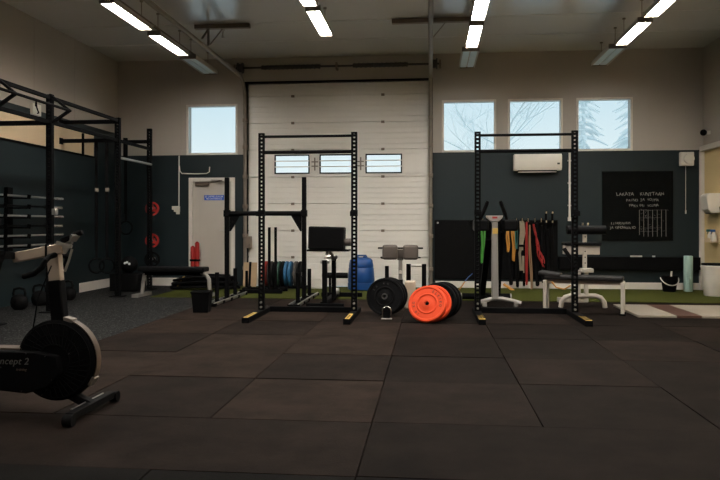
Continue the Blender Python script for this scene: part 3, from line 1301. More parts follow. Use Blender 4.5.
# rope handles
for u, lab in ((546.0, 'skipping rope with dark handle on the rail, left one of the two'), (552.2, 'skipping rope with dark handle on the rail, right one of the two')):
    t = thing('skipping_rope', lab, 'skipping rope', at(u, 226, YR - .03), group='bands and straps hanging from the rail')
    p = MB()
    p.cyl((0, 0, .0), (0, 0, .26), .017, .021)
    p.build('handle', M['black'], t)
    for zz in (.06, .22):
        p = MB()
        p.cyl((0, 0, zz), (0, 0, zz + .035), .0235)
        p.build('grip_ring', M['chrome'], t)
    p = MB()
    p.tube([(0, 0, 0), (.01, 0, -.2), (-.02, .02, -.55), (0, .02, -.62), (.025, .02, -.5), (.012, 0, -.05)], .006, 6)
    p.build('cord', M['black'], t)
# loose straps at the foot of the wall
b = MB()
b.tube([at(472, 274, 12.55), at(468, 277.5, 12.5), at(464.5, 282, 12.4)], .028, 8, flat=.3, up=(1, 0, 1))
ho = thing('floor_strap', 'blue and amber strap drooping at the foot of the black wall panel', 'strap')
b.build('webbing', M['bandblue'], ho)
b = MB()
b.tube([at(464.5, 282, 12.4), at(462, 286, 12.3), at(459, 290, 12.2)], .028, 8, flat=.3, up=(1, 0, 1))
b.build('end', M['bandorange'], ho, label='amber end of the strap')
b = MB()
b.tube([at(503.5, 284, 12.5), at(508, 287, 12.45), at(514, 291, 12.4)], .022, 8, flat=.35, up=(1, 0, 1))
tag(b.build('floor_strap', M['bandorange']), 'amber strap end lying at the foot of the wall under the hanging bands', 'strap')

# knee raise station
k = thing('knee_raise_station', 'silver column station with two black arm pads and slanted handles, in the right rack', 'exercise machine', (gx(495.5, 9.95), 9.95, .006))
p = MB()
p.prism([(-.052, .10), (.046, .10), (.034, 1.20), (-.048, 1.20)], front(-.005, 0, 0), -.04, .04)
p.build('column', M['silver'], k, bevel=.015, seg=3)
p = MB()
p.prism([(-.13, 1.275), (-.115, 1.24), (-.06, 1.19), (.045, 1.19), (.09, 1.24), (.105, 1.275)], front(-.005, 0, 0), -.045, .06)
p.build('head', M['silver'], k, bevel=.008)
p = MB()
p.box(-.05, .02, -.066, -.06, 1.235, 1.262)
p.build('badge', M['bandred'], k)
p = MB()
p.box(-.045, .03, -.052, -.040, 1.02, 1.10)
p.build('tag', M['yellow'], k, bevel=.004)
for s in (-1, 1):
    p = MB()
    x = s * .20
    p.box(x - .1, x + .1, -.1, .3, 1.06, 1.22)
    p.build('arm_pad', M['blackpad'], k, bevel=.03, seg=3)
    p = MB()
    p.cyl((s * .19 - .03, -.05, 1.2), (s * .085 - .03, -.12, 1.475), .021)
    p.build('handle', M['black'], k)
    p = MB()
    p.cyl((s * .158 - .03, -.071, 1.285), (s * .092 - .03, -.115, 1.455), .027)
    p.build('grip', M['rubber'], k)
p = MB()
p.tube([(-.24, 0, .03), (-.2, 0, .065), (-.05, 0, .11), (.1, 0, .11), (.25, 0, .08), (.35, 0, .05)], .03, 12)
p.build('foot', M['silver'], k, label='silver front foot')
for x in (-.15, .28):
    p = MB()
    p.box(x - .03, x + .03, -.03, .03, .0, .06)
    p.build('foot_pad', M['silver'], k, bevel=.006)
p = MB()
p.cyl((-.42, .9, .05), (.30, .9, .05), .05)
p.build('foot', M['black'], k, label='black rear foot')
for x in (-.43, .30):
    p = MB()
    p.cyl((x, .9, .05), (x + .02 * (1 if x > 0 else -1), .9, .05), .051)
    p.build('end_cap', M['silver'], k)
p = MB()
p.bar((-.0, .03, .10), (-.04, .9, .08), .06, .06)
p.bar((-.09, .05, .95), (-.12, .85, .1), .08, .06)
p.bar((.1, .05, 1.05), (.09, .5, .12), .05, .05)
p.bar((.09, .5, .12), (0, .5, .08), .05, .05)
p.build('rear_post', M['black'], k, bevel=.004)
p = MB()
p.box(-.12, .12, .16, .22, .86, 1.28)
p.build('back_pad', M['blackpad'], k, bevel=.02, seg=3)

# white bench
wb = thing('weight_bench', 'white framed weight bench with dark grey pad behind the right rack', 'bench', (1.97, 9.40, .006), R(-17))
p = MB()
p.box(-.46, .52, -.14, .14, .43, .485)
p.build('seat_pad', M['benchgrey'], wb, bevel=.018, seg=3)
p = MB()
mx = Matrix.Translation((-.46, 0, .455)) @ Matrix.Rotation(R(7), 4, 'Y')
p.box(-.08, .2, -.145, .145, .02, .075, mx)
p.build('head_pad', M['benchgrey'], wb, bevel=.018, seg=3)
p = MB()
p.box(-.46, .52, -.05, .05, .375, .43)
p.build('rail', M['white_metal'], wb, bevel=.004)
for x in (-.45, .51):
    for s in (-1, 1):
        p = MB()
        p.box(x - .022, x + .022, s * .11 - .03, s * .11 + .03, .015, .42)
        lg = p.build('leg', M['white_metal'], wb, bevel=.005)
        p = MB()
        p.box(x - .036, x + .036, s * .11 - .038, s * .11 + .038, .0, .02)
        p.build('rubber_foot', M['rubber'], lg)
    p = MB()
    p.box(x - .025, x + .025, -.11, .11, .36, .41)
    p.build('crosspiece', M['white_metal'], wb, bevel=.004)
p = MB()
p.tube([(-.36, -.13, .40), (-.30, -.15, .33), (-.2, -.15, .31), (-.12, -.14, .36)], .010, 8)
p.build('adjuster', M['bandorange'], wb)

# white preacher machine
w = thing('leg_curl_machine', 'white arched leg curl machine with black roller behind the white bench', 'exercise machine', (gx(582.8, 9.95), 9.95, .006))
p = MB()
pts = [(-.30, 0, .0), (-.285, 0, .08), (-.24, 0, .14), (-.17, 0, .165), (.17, 0, .165), (.24, 0, .14), (.285, 0, .08), (.30, 0, .0)]
p.tube(pts, .034, 10)
p.build('arch_base', M['white_metal'], w)
p = MB()
p.box(-.03, .03, .0, .7, .10, .16)
p.box(-.22, .22, .66, .74, .0, .07)
p.build('rear_base', M['white_metal'], w, bevel=.005)
for x in (-.06, .045):
    p = MB()
    p.box(x - .026, x + .026, -.03, .03, .17, .52)
    p.build('post', M['white_metal'], w, bevel=.004)
p = MB()
p.box(.0, .05, -.03, .03, .5, 1.03)
p.build('column', M['white_metal'], w, bevel=.004)
p = MB()
p.box(-.03, .13, -.08, .08, .49, .545)
p.build('lower_plate', M['white_metal'], w, bevel=.006)
p = MB()
p.box(-.245, .225, -.02, .16, .735, .86)
p.build('seat_box', M['white_metal'], w, bevel=.008)
p = MB()
p.box(-.25, .245, -.06, .22, .86, .905)
p.build('seat_pad', M['blackpad'], w, bevel=.015, seg=3)
p = MB()
p.cyl((-.22, -.02, 1.075), (.30, -.02, 1.075), .062)
p.build('roller', M['blackpad'], w)
p = MB()
for x in (-.01, .06):
    p.cyl((x, 0, 1.1), (x + .01, 0, 1.175), .013)
p.build('pin', M['chrome'], w)
p = MB()
for zz in (.62, .70, .78, .9, .98):
    p.cyl((.025, -.034, zz), (.025, -.02, zz), .009, n=10)
p.build('adjustment_holes', M['black'], w)
p = MB()
p.bar((-.1, -.02, .58), (-.26, -.02, .82), .04, .05)
p.build('brace', M['black'], w)

# plywood lifting platform
lp = thing('lifting_platform', 'pale plywood platform with a reddish brown stripe, on the mats at the right', 'platform', (0, 0, .006))
p = MB()
p.box(2.56, 3.02, 8.95, 10.15, 0, .03)
p.box(3.32, 4.70, 8.95, 10.15, 0, .03)
p.build('board', M['platform'], lp, bevel=.004)
p = MB()
p.box(3.025, 3.315, 8.95, 10.15, 0, .0305)
p.build('stripe', M['stain'], lp, bevel=.003)

# black ledge on right
b = MB()
b.box(gx(558, W), XR - .08, W - .10, W, .36, .585)
lo = tag(b.build('wall_ledge', M['black'], bevel=.005), 'long black ledge low on the wall under the chalkboard', 'ledge')
for u, wd, lab, cat, m in ((636, .20, 'white eraser lying on the black ledge under the chalkboard', 'eraser', 'plastic_w'), (653.5, .05, 'piece of white chalk on the black ledge right of the eraser', 'chalk', 'signwhite')):
    b = MB()
    x = gx(u, W - .05)
    b.box(x - wd / 2, x + wd / 2, W - .075, W - .045, .585, .61)
    tag(b.build('board_eraser' if cat == 'eraser' else 'chalk_piece', M[m], bevel=.006), lab, cat)

# chalkboard
cbd = thing('chalkboard', 'black chalkboard with handwriting and a small table, on the teal wall', 'chalkboard', (0, W - .02, 0))
x0, x1 = gx(602.5, W), gx(672, W)
z1, z0 = gz(637, 172, W), gz(637, 240, W)
p = MB()
p.box(x0, x1, 0, .02, z0, z1)
p.build('board', M['chalkb'], cbd, bevel=.004)
p = MB()
e_ = .012
p.box(x0 - e_, x0, -.004, .02, z0 - e_, z1 + e_).box(x1, x1 + e_, -.004, .02, z0 - e_, z1 + e_).box(x0, x1, -.004, .02, z1, z1 + e_).box(x0, x1, -.004, .02, z0 - e_, z0)
p.build('frame', M['black'], cbd)
p = MB()


def hand(s, u, v, size, sp=1.0):
    """hand-drawn capitals, jittered letter by letter"""
    rnd = random.Random(len(s) * 7 + int(u))
    x = gx(u, W) - .5 * size * .66 * sp * (len(s) - 1)
    z = gz(u, v, W)
    for ch in s:
        if ch != ' ':
            p.text(ch, size * rnd.uniform(.85, 1.15), front(x, -.001, z + rnd.uniform(-.008, .008)) @ Matrix.Rotation(R(rnd.uniform(-9, 9)), 4, 'Z'), .001)
        x += size * .66 * sp


def flush():
    global p
    p.build('chalk_writing', M['chalk'], cbd)
    p = MB()


hand('LAKATA  KUNTTAAN', 639.5, 194.2, .078)
flush()
hand('PAINO JA VOIMA', 642, 200.0, .062, .98)
flush()
hand('MAKSIMI VOIMA', 643.5, 205.6, .058, 1.0)
flush()
hand('LIIKKUVUUS', 620.5, 223.4, .055, .95)
flush()
hand('JA KEHONHUOLTO', 622, 227.6, .055, .86)
p.build('chalk_writing', M['chalk'], cbd)
p = MB()


def cl(u0, v0, u1, v1, w_=.006):
    A, B = at(u0, v0, W), at(u1, v1, W)
    p.bar((A.x, -.002, A.z), (B.x, -.002, B.z), w_, .002)


for u in (639, 643.3, 647.7, 652.2, 656.8, 661, 665.5):
    cl(u, 209.8, u + .1, 236.5 if u > 640 else 235)
cl(639, 210.2, 668.5, 210.0)
cl(639, 218, 661, 217.6, .004)
cl(639, 228.3, 661, 227.8, .004)
cl(640, 231.5, 657, 231.2, .004)
rnd = random.Random(4)
for i in range(26):
    u = rnd.choice((640.3, 644.6, 649, 653.6, 658, 662.2))
    v = rnd.uniform(208, 234)
    cl(u, v, u + rnd.uniform(.8, 2.4), v + rnd.uniform(-.8, .8), .004)
p.build('chalk_table', M['chalk'], cbd)

# air conditioner
x0, x1 = gx(513, W), gx(560, W)
ac = thing('air_conditioner', 'white wall mounted air conditioner under the middle right windows', 'air conditioner', ((x0 + x1) / 2, W, 2.12))
hw = (x1 - x0) / 2
p = MB()
p.prism([(0, 0), (-.17, .0), (-.205, .06), (-.21, .22), (-.19, .29), (0, .29)], Matrix.Rotation(R(90), 4, 'Z') @ RX90, -hw, hw)
p.build('body', M['plastic_w'], ac, bevel=.01)
p = MB()
p.box(-hw * .82, hw * .78, -.20, -.10, -.035, -.022)
p.build('louver', M['plastic_w'], ac, bevel=.004)
p = MB()
p.box(-hw * .85, hw * .8, -.17, -.02, -.012, .004)
p.build('air_outlet', M['black'], ac)
p = MB()
p.box(hw * .80, hw * .9, -.214, -.205, .10, .13)
p.build('display', M['greyplate'], ac)
# pipe right of it
b = MB()
x = gx(569.3, W)
b.cyl((x, W - .025, 1.27), (x, W - .025, 2.44), .02)
b.cyl((x, W - .03, 1.22), (x, W - .03, 1.29), .032)
for zz in (1.5, 1.9, 2.3):
    b.box(x - .03, x + .03, W - .03, W, zz - .012, zz + .012)
tag(b.build('wall_pipe', M['plastic_w']), 'white vertical pipe on the teal wall right of the air conditioner', 'pipe')
# conduit by the door
cd = thing('cable_conduit', 'thin white conduit beside the exit door with a hooked side branch', 'conduit', (0, W - .02, 0))
p = MB()
A, B = at(179.5, 152, W), at(179.3, 206, W)
p.tube([(A.x, 0, 2.46), (B.x, 0, B.z)], .011, 8)
p.build('riser', M['plastic_w'], cd)
p = MB()
pts = [at(u, v, W) for u, v in ((180, 166), (180.5, 171), (182.5, 173.6), (195, 174), (207, 173.6), (209.8, 172), (210.2, 167))]
p.tube([(q.x, -.012, q.z) for q in pts], .010, 8)
p.build('branch', M['plastic_w'], cd)
so = thing('wall_socket', 'white socket box at the lower end of the conduit left of the exit door', 'socket', at(176.8, 209, W - .03))
p = MB()
p.box(-.05, .055, -.03, .03, -.055, .055)
p.build('box', M['plastic_w'], so, bevel=.008)
p = MB()
p.box(-.085, -.045, -.04, .03, -.015, .055)
p.build('plug', M['plastic_w'], so, bevel=.008)
p = MB()
p.box(-.005, .055, -.035, .02, -.10, -.05)
p.build('plug', M['plastic_w'], so, bevel=.008)

# alarm box top right
al = thing('wall_speaker', 'white square wall box with a round front above the foam roller', 'speaker', at(686.5, 159, W - .045))
p = MB()
p.box(-.115, .115, -.045, .045, -.12, .12)
p.build('box', M['plastic_w'], al, bevel=.012)
p = MB()
p.lathe([(0, .05), (.055, .055), (.085, .05), (.092, .02), (.092, 0)], front(.02, -.04, 0), 28)
p.build('dome', M['plastic_w'], al, label='round white front')
p = MB()
p.tube([(.0, .04, -.12), (.0, .04, -.95)], .005, 6)
p.cyl((0, .035, -.96), (0, .035, -.90), .012, n=10)
p.build('cord', M['plastic_w'], al)

cam = thing('security_camera', 'small black security camera on the right wall near the corner', 'camera', (XR - .01, 12.55, gz(703, 133, 12.6)))
p = MB()
p.cyl((0, 0, -.03), (0, 0, .03), .035)
p.bar((0.01, 0, 0), (-.07, 0, -.02), .02, .02)
p.build('mount', M['plastic_w'], cam)
p = MB()
p.sphere((-.1, -.01, .0), .055)
p.build('head', M['black'], cam)

# dispenser & hooks on the right wall
dp = thing('towel_dispenser', 'white paper towel dispenser on the right wall near the corner', 'dispenser', (XR, 12.25, 1.51))
p = MB()
p.prism([(0, -.16), (-.14, -.16), (-.2, -.10), (-.225, .12), (-.18, .17), (0, .17)], RX90, -.15, .15)
p.build('body', M['plastic_w'], dp, bevel=.015, seg=3)
p = MB()
p.box(-.15, -.03, -.1, .1, -.172, -.155)
p.build('slot', M['greyplate'], dp)
sp = thing('spray_bottle_shelf', 'cream wire shelf with clips on the right wall below the towel dispenser', 'shelf', (XR, 12.25, .86))
p = MB()
p.box(-.16, 0, -.12, .12, 0, .012)
p.box(-.16, -.15, -.12, .12, .012, .07)
p.box(-.02, 0, -.12, .12, .0, .2)
p.build('shelf', M['cream'], sp, bevel=.004)
for yy, m, lab in ((12.16, 'blue', 'blue spray bottle at the near end of the small cream shelf'), (12.32, 'bandteal', 'teal spray bottle at the far end of the small cream shelf')):
    t = thing("spray_bottle", lab, "bottle", (XR - .085, yy, .876))
    p = MB()
    p.lathe([(0, 0), (.035, 0), (.04, .02), (.04, .1), (.016, .14), (.014, .16), (0, .16)], None, 16)
    p.build('body', M['plastic_w'], t)
    p = MB()
    p.box(-.06, .02, -.014, .014, .16, .2)
    p.bar((-.03, 0, .165), (-.05, 0, .12), .012, .012)
    p.build('trigger', M[m], t, bevel=.004)
pf = MB()
pf.bar((XR - .03, 12.02, 1.45), (XR - .03, 11.8, .95), .05, .03)
tag(pf.build('hanging_brush', M['brown'], bevel=.006), 'brown brush hanging on the right wall beside the dispenser', 'brush')

# bin, roller, bucket
bn = thing('waste_bin', 'large off white waste bin with dark rim in the right corner', 'bin', (4.565, 11.78, .012))
p = MB()
p.lathe([(0, 0), (.155, 0), (.165, .015), (.195, .46), (.185, .46), (.157, .03), (0, .03)], None, 36)
p.build('body', M['white'], bn)
p = MB()
p.ring([(.192, .455), (.212, .455), (.214, .475), (.20, .49), (.185, .485), (.185, .46)], None, 36)
p.build('rim', M['white'], bn)
p = MB()
p.ring([(.150, .05), (.184, .49), (.20, .52), (.205, .50), (.194, .485)], None, 36)
p.build('bag', M['black'], bn)
fr = MB()
fr.ring([(.03, 0), (.068, 0), (.074, .008), (.074, .602), (.068, .61), (.03, .61)], None, 28)
tag(fr.build('foam_roller', M['mint'], loc=(gx(688.2, 12.5), 12.5, .012)), 'pale mint foam roller standing upright between bucket and waste bin', 'foam roller')
bk = thing('bucket', 'black bucket with white handle on the turf under the chalkboard', 'bucket', (gx(669.3, 12.45), 12.45, .012))
p = MB()
p.lathe([(0, 0), (.10, 0), (.105, .01), (.138, .25), (.146, .255), (.146, .265), (.132, .262), (.10, .03), (0, .03)], None, 32)
p.build('body', M['black'], bk)
p = MB()
p.tube([(.148 * math.cos(R(a)), -.148 * math.sin(R(a)), .235 - .12 * math.sin(R(a))) for a in range(0, 181, 12)], .009, 8)
p.build('handle', M['white'], bk)
sc_ = MB()
sc_.bar((gx(669.6, 12.45), 12.45, .045), (gx(671, 12.45), 12.42, .36), .03, .012)
tag(sc_.build('scraper', M['white'], bevel=.003), 'white scraper handle sticking out of the black bucket', 'scraper')

# dark wedge at far right
wd = MB()
wd.prism([(-.25, 0), (.22, 0), (.22, .24), (.17, .24)], front(4.42, 9.35, .038), -.16, .16)
tag(wd.build('foam_wedge', M['rubber'], bevel=.01), 'black foam wedge on the plywood platform at the right edge', 'wedge')

# ------------------------------------------------------------------ left: rig
rg = thing('training_rig', 'tall black training rig bolted along the left wall', 'rig', (-4.97, 8.75, .004))
OX, OY = -4.97, 8.75


def L(x, y, z):
    return (x - OX, y - OY, z)


for y, hgt in ((7.55, 2.86), (8.75, 2.86), (10.76, 2.86), (12.03, 2.86)):
    p = ladder(MB(), 0, y - OY, .012, hgt, w=.08, d=.06)
    p.build('upright', M['black'], rg)
    p = MB()
    p.box(-.1, .1, y - OY - .1, y - OY + .1, .0, .012)
    p.build('base_plate', M['black'], rg)
for z, y0, y1 in ((2.82, 6.3, 10.76), (2.50, 6.3, 12.03)):
    p = MB()
    p.box(-.022, .022, y0 - OY, y1 - OY, z - .024, z + .024)
    p.build('long_beam', M['black'], rg, bevel=.004)
p = MB()
p.cyl(L(OX + .04, 10.78, 2.22), L(OX + .04, 12.0, 2.22), .02)
p.build('pull_up_bar', M['steel'], rg)
for y, z in ((8.75, 2.49), (10.76, 2.80), (10.76, 2.50), (7.55, 2.49)):
    p = MB()
    p.box(XL + .02 - OX, -.03, y - OY - .03, y - OY + .03, z - .03, z + .03)
    p.build('cross_beam', M['black'], rg, bevel=.004)
    p = MB()
    p.box(XL + .001 - OX, XL + .02 - OX, y - OY - .045, y - OY + .045, z - .05, z + .05)
    p.build('wall_plate', M['black'], rg)
p = MB()
p.box(gx(125, 12.03) - OX, 0, 12.03 - OY - .03, 12.03 - OY + .03, 2.60, 2.66)
p.box(gx(125.5, 12.03) - OX - .03, gx(125.5, 12.03) - OX + .03, 12.03 - OY - .03, 12.03 - OY + .03, 2.36, 2.70)
p.build('cross_beam', M['black'], rg)
p = MB()
p.box(gx(83, 10.76) - OX - .015, gx(83, 10.76) - OX + .015, 10.76 - OY - .015, 10.76 - OY + .015, 2.28, 2.62)
p.build('peg', M['black'], rg)
for y in (7.55, 8.75):
    p = MB()
    a = L(-4.70, y, 2.645)
    p.bar(L(OX, y, 2.86), a, .05, .03)
    p.bar(L(OX, y, 2.47), a, .05, .03)
    p.build('bracket', M['black'], rg, bevel=.004)
p = MB()
p.cyl(L(-4.70, 6.3, 2.645), L(-4.70, 8.77, 2.645), .018)
p.build('pull_up_bar', M['black'], rg)
p = MB()
p.box(.03, .10, -.03, .03, 1.28, 1.36)
p.build('band_peg', M['steel'], rg, bevel=.01)


def ring_strap(label, x, y, ztop, zring, buck=True, group='gym rings hanging from the rig'):
    t = thing('gym_ring', label, 'gym ring', (x, y, zring), R(42) if buck else 0, group=group)
    p = MB()
    pts = [(.115 * math.cos(2 * math.pi * k / 28), 0, .115 * math.sin(2 * math.pi * k / 28)) for k in range(28)]
    p.tube(pts, .015, 10, closed=True)
    p.build('ring', M['black'], t)
    p = MB()
    p.box(-.02, .02, -.003, .003, .1, ztop - zring)
    p.box(-.03, -.012, -.008, -.004, .25, ztop - zring)
    p.build('strap', M['black'], t)
    if buck:
        p = MB()
        p.box(-.03, .03, -.022, .0, 1.68 - zring, 1.74 - zring)
        p.build('buckle', M['track'], t, bevel=.005)
    return t


ring_strap('black gym ring hanging low on the left one of the paired straps', gx(96.5, 10.7), 10.7, 2.47, .50)
ring_strap('black gym ring hanging low on the right one of the paired straps', gx(107, 10.7), 10.7, 2.47, .50)
ring_strap('black gym ring hanging higher, beside the rig upright near the corner', gx(126, 11.95), 11.95, 2.60, 1.10, False)


# spoked red plates on the rig
def spoke_plate(label, c, m, r=.125):
    t = thing('change_plate', label, 'weight plate', c, group='small plates on the rig post')
    p = MB()
    mx = RX90
    p.ring([(r - .03, -.015), (r, -.018), (r, .018), (r - .03, .015)], mx, 36)
    p.ring([(.026, -.015), (.05, -.015), (.05, .015), (.026, .015)], mx, 28)
    for q in range(3):
        a = R(90 + 120 * q)
        p.bar((.045 * math.cos(a), 0, .045 * math.sin(a)), ((r - .025) * math.cos(a), 0, (r - .025) * math.sin(a)), .022, .05)
    p.build('disc', m, t)
    return t


pegs = MB()
for z in (1.45, .88, .54):
    pegs.cyl((0, 12.06 - OY, z), (0, 12.24 - OY, z), .024)
pegs.build('storage_peg', M['steel'], rg)
for v, m, lab in ((208.7, 'red', 'upper small red spoked plate hanging on the rig post near the exit door'),
                  (240.6, 'red', 'lower small red spoked plate hanging on the rig post near the exit door'),
                  (259.5, 'rubber', 'small black spoked plate hanging lowest on the rig post near the exit door')):
    z = gz(149.5, v, 12.15)
    spoke_plate(lab, (-4.97, 12.15, z), M[m], .125 if m == 'red' else .14)


# barbells on the left wall rack
bx = XL + .25
gr = thing('barbell_rack', 'black wall rack holding horizontal barbells on the left wall', 'rack', (XL + .004, 9.2, 0))
for y in (8.75, 9.3):
    p = MB()
    p.box(0, .06, y - 9.2 - .06, y - 9.2 + .06, .78, 1.68)
    p.build('wall_plate', M['black'], gr, bevel=.004)
    for k in range(6):
        z = 1.555 - .138 * k
        p = MB()
        p.bar((.05, y - 9.2, z - .03), (.33, y - 9.2, z - .03), .05, .02)
        p.bar((.33, y - 9.2, z - .04), (.34, y - 9.2, z + .02), .05, .012)
        p.build('arm', M['black'], gr)


def make_barbell(label, y0, z, k):
    t = thing('barbell', label, 'barbell', (bx, y0, z), group='barbells on the left wall rack')
    p = MB()
    p.cyl((0, -1.1, 0), (0, 1.1, 0), .014)
    p.build('shaft', M['black'] if k in (1, 3) else M['steel'], t)
    for s in (-1, 1):
        p = MB()
        p.cyl((0, s * .69, 0), (0, s * 1.1, 0), .0255)
        p.cyl((0, s * .66, 0), (0, s * .69, 0), .038)
        p.build('sleeve', M['chrome'], t)
    return t


od = ['topmost', 'second from the top', 'third from the top', 'fourth from the top', 'fifth from the top', 'lowest']
for k in range(6):
    make_barbell('steel barbell, %s on the left wall rack' % od[k] if k not in (1, 3) else 'black shaft barbell with silver ends, %s on the left wall rack' % od[k],
                 9.25 - .03 * (k % 2), 1.555 - .138 * k - .006 + .004, k)


# kettlebells by the left wall
def make_kettlebell():
    t = thing('kettlebell', 'x', 'kettlebell', group='kettlebells along the left wall')
    p = MB()
    p.lathe([(0, 0), (.07, 0), (.105, .04), (.115, .10), (.10, .165), (.06, .2), (0, .21)], None, 24)
    p.build('body', M['rubber'], t)
    p = MB()
    p.tube([(-.075, 0, .16), (-.085, 0, .22), (-.07, 0, .275), (0, 0, .29), (.07, 0, .275), (.085, 0, .22), (.075, 0, .16)], .017, 10)
    p.build('handle', M['rubber'], t)
    return t


kb = make_kettlebell()
kb['label'] = 'black kettlebell by the left wall, cut by the left picture edge'
kb.location = (-5.55, 9.0, .004)
dup(kb, 'black kettlebell by the left wall, under the middle of the barbell rack', (-5.55, 9.5, .004), R(20))
dup(kb, 'black kettlebell by the left wall, beside the bike handlebar post', (-5.5, 10.2, .004), R(-15))

# white box on the left wall
jb = thing('junction_box', 'white junction box with a dark cable loop on the upper left wall', 'junction box', (XL, 10.0, 2.88))
p = MB()
p.box(0, .05, -.11, .11, -.08, .09)
p.build('box', M['plastic_w'], jb, bevel=.006)
p = MB()
p.tube([(.05, -.05, .05), (.09, -.10, .12), (.10, -.1, .02), (.09, -.03, -.05), (.05, .0, -.05)], .010, 8)
p.build('cable', M['black'], jb)

# medicine ball on a box
mbx = MB()
mbx.box(-.25, .25, -.2, .2, 0, .30)
tag(mbx.build('plyo_box', M['rubber'], bevel=.015, loc=(gx(127, 11.7), 11.75, .012)), 'low black soft box at the back of the rig', 'box')
ml = thing('medicine_ball', 'black medicine ball with a small white mark, beside the rig near the corner', 'medicine ball', (gx(128.6, 11.7), 11.72, .312 + .15))
p = MB()
p.sphere((0, 0, 0), .15, 28)
p.build('ball', M['rubber'], ml)
p = MB()
for a, bq in ((-.03, .03), (.005, .045), (.045, .02)):
    q = Vector((a + .02, -.14, bq)).normalized() * .1505
    p.cyl(q, q * 1.02, .022, n=10)
p.build('mark', M['signwhite'], ml)

# flat bench on the left
fb = thing('flat_bench', 'long black flat bench with silver legs in front of the exit door', 'bench', (gx(174.5, 10.85), 10.85, .006), R(-2))
p = MB()
p.box(-.57, .53, -.14, .14, .40, .475)
p.build('pad', M['blackpad'], fb, bevel=.02, seg=3)
p = MB()
p.box(-.52, .48, -.03, .03, .34, .40)
p.build('rail', M['black'], fb)
p = MB()
p.tube([(.44, 0, .37), (.53, 0, .35), (.575, 0, .28), (.585, 0, .1), (.585, 0, .04)], .032, 10)
p.box(.55, .62, -.22, .22, .0, .05)
p.build('leg', M['silver'], fb)
p = MB()
p.tube([(-.5, 0, .37), (-.53, 0, .2), (-.54, 0, .05)], .032, 10)
p.box(-.60, -.50, -.26, .26, .0, .05)
p.build('leg', M['silver'], fb)

# battle rope
ro = thing('battle_rope', 'dark coiled battle rope heaped on the turf in front of the exit door', 'rope', (gx(205, 12.15), 12.15, .012))
p = MB()
pts = []
rnd = random.Random(3)
for k in range(260):
    a = k * .21
    lay = k / 260
    rr = .62 - .22 * ((k // 30) % 3) / 2
    pts.append((rr * math.cos(a) * (1 - .12 * lay), .32 * math.sin(a) * (rr / .62), .028 + .26 * lay * (.75 + .25 * math.cos(a + 1)) + .01 * math.sin(a * 3)))
p.tube(pts, .024, 8)
p.build('coil', M['rubber'], ro)
e0 = Vector(pts[-1])
p = MB()
p.cyl(e0, e0 + Vector((.22, -.05, .02)), .032)
p.build('end_sleeve', M['red'], ro, label='red rope end')
for q in (44, 47, 224, 228, 254):
    p = MB()
    p.cyl(Vector(pts[q]), Vector(pts[q]).lerp(Vector(pts[q + 1]), .5), .029)
    p.build('tape', M['yellow'], ro, label='yellow tape around the rope')

# bin on the mats
cbn = thing('square_bin', 'small black square bin on the mats at the foot of the yoke', 'bin', (gx(202, 8.95), 8.95, .006), R(6))
p = MB()
bv = []
for z, s in ((0, .095), (.27, .118), (.27, .108), (.012, .086)):
    bv += [Vector((-s, -s, z)), Vector((s, -s, z)), Vector((s, s, z)), Vector((-s, s, z))]
fs = [(3, 2, 1, 0)]
for r_ in range(3):
    for q in range(4):
        fs.append((r_ * 4 + q, r_ * 4 + (q + 1) % 4, r_ * 4 + 4 + (q + 1) % 4, r_ * 4 + 4 + q))
fs.append((12, 13, 14, 15))
p._new(bv, fs)
p.build('body', M['black'], cbn)
p = MB()
for a0, a1, c0_, c1_ in ((-.126, .126, -.126, -.108), (-.126, .126, .108, .126), (-.126, -.108, -.108, .108), (.108, .126, -.108, .108)):
    p.box(a0, a1, c0_, c1_, .255, .28)
p.build('rim', M['black'], cbn, bevel=.004)

# ------------------------------------------------------------------ exercise bike, front left
BX, BY = -2.26, 4.08
bk = thing('exercise_bike', 'black air exercise bike with tan handlebar post, at the left edge up front', 'exercise bike', (BX, BY, .004))
cz = .325
# flywheel cage
p = MB()
mx = front(0, 0, cz)
p.lathe([(0, -.055), (.10, -.06), (.22, -.05), (.245, -.035), (.25, 0), (.245, .035), (.22, .05), (.10, .06), (0, .055)], mx, 56)
p.build('fan_housing', M['black'], bk)
p = MB()
for k in range(36):
    a = 2 * math.pi * k / 36
    q0 = Vector((.10 * math.cos(a), -.062, cz + .10 * math.sin(a)))
    q1 = Vector((.225 * math.cos(a + .25), -.052, cz + .225 * math.sin(a + .25)))
    p.bar(q0, q1, .006, .006)
for rr, yy in ((.10, -.062), (.16, -.058), (.225, -.051)):
    p.tube([(rr * math.cos(2 * math.pi * k / 40), yy, cz + rr * math.sin(2 * math.pi * k / 40)) for k in range(40)], .004, 6, closed=True)
p.build('fan_grille', M['rubber'], bk)
p = MB()
vs = []
n_ = 30
for k in range(n_ + 1):
    a = R(72 - 100 * k / n_)
    vs.append((a,))
for k in range(n_):
    a0, a1 = vs[k][0], vs[k + 1][0]
    q = []
    for rr, yy in ((.253, -.028), (.257, -.028), (.257, .028), (.253, .028)):
        for a in (a0, a1):
            q.append(Vector((rr * math.cos(a), yy, cz + rr * math.sin(a))))
    p._new(q, ((0, 1, 3, 2), (2, 3, 5, 4), (4, 5, 7, 6), (6, 7, 1, 0)))
p.build('rim_band', M['tapeband'], bk)
for a in (R(74), R(-30)):
    p = MB()
    q = Vector((.256 * math.cos(a), 0, cz + .256 * math.sin(a)))
    mq = Matrix.Translation(q) @ Matrix.Rotation(-(a - R(90)), 4, 'Y')
    p.box(-.03, .03, -.032, .032, -.012, .010, mq)
    p.build('clip', M['track'], bk, bevel=.004)
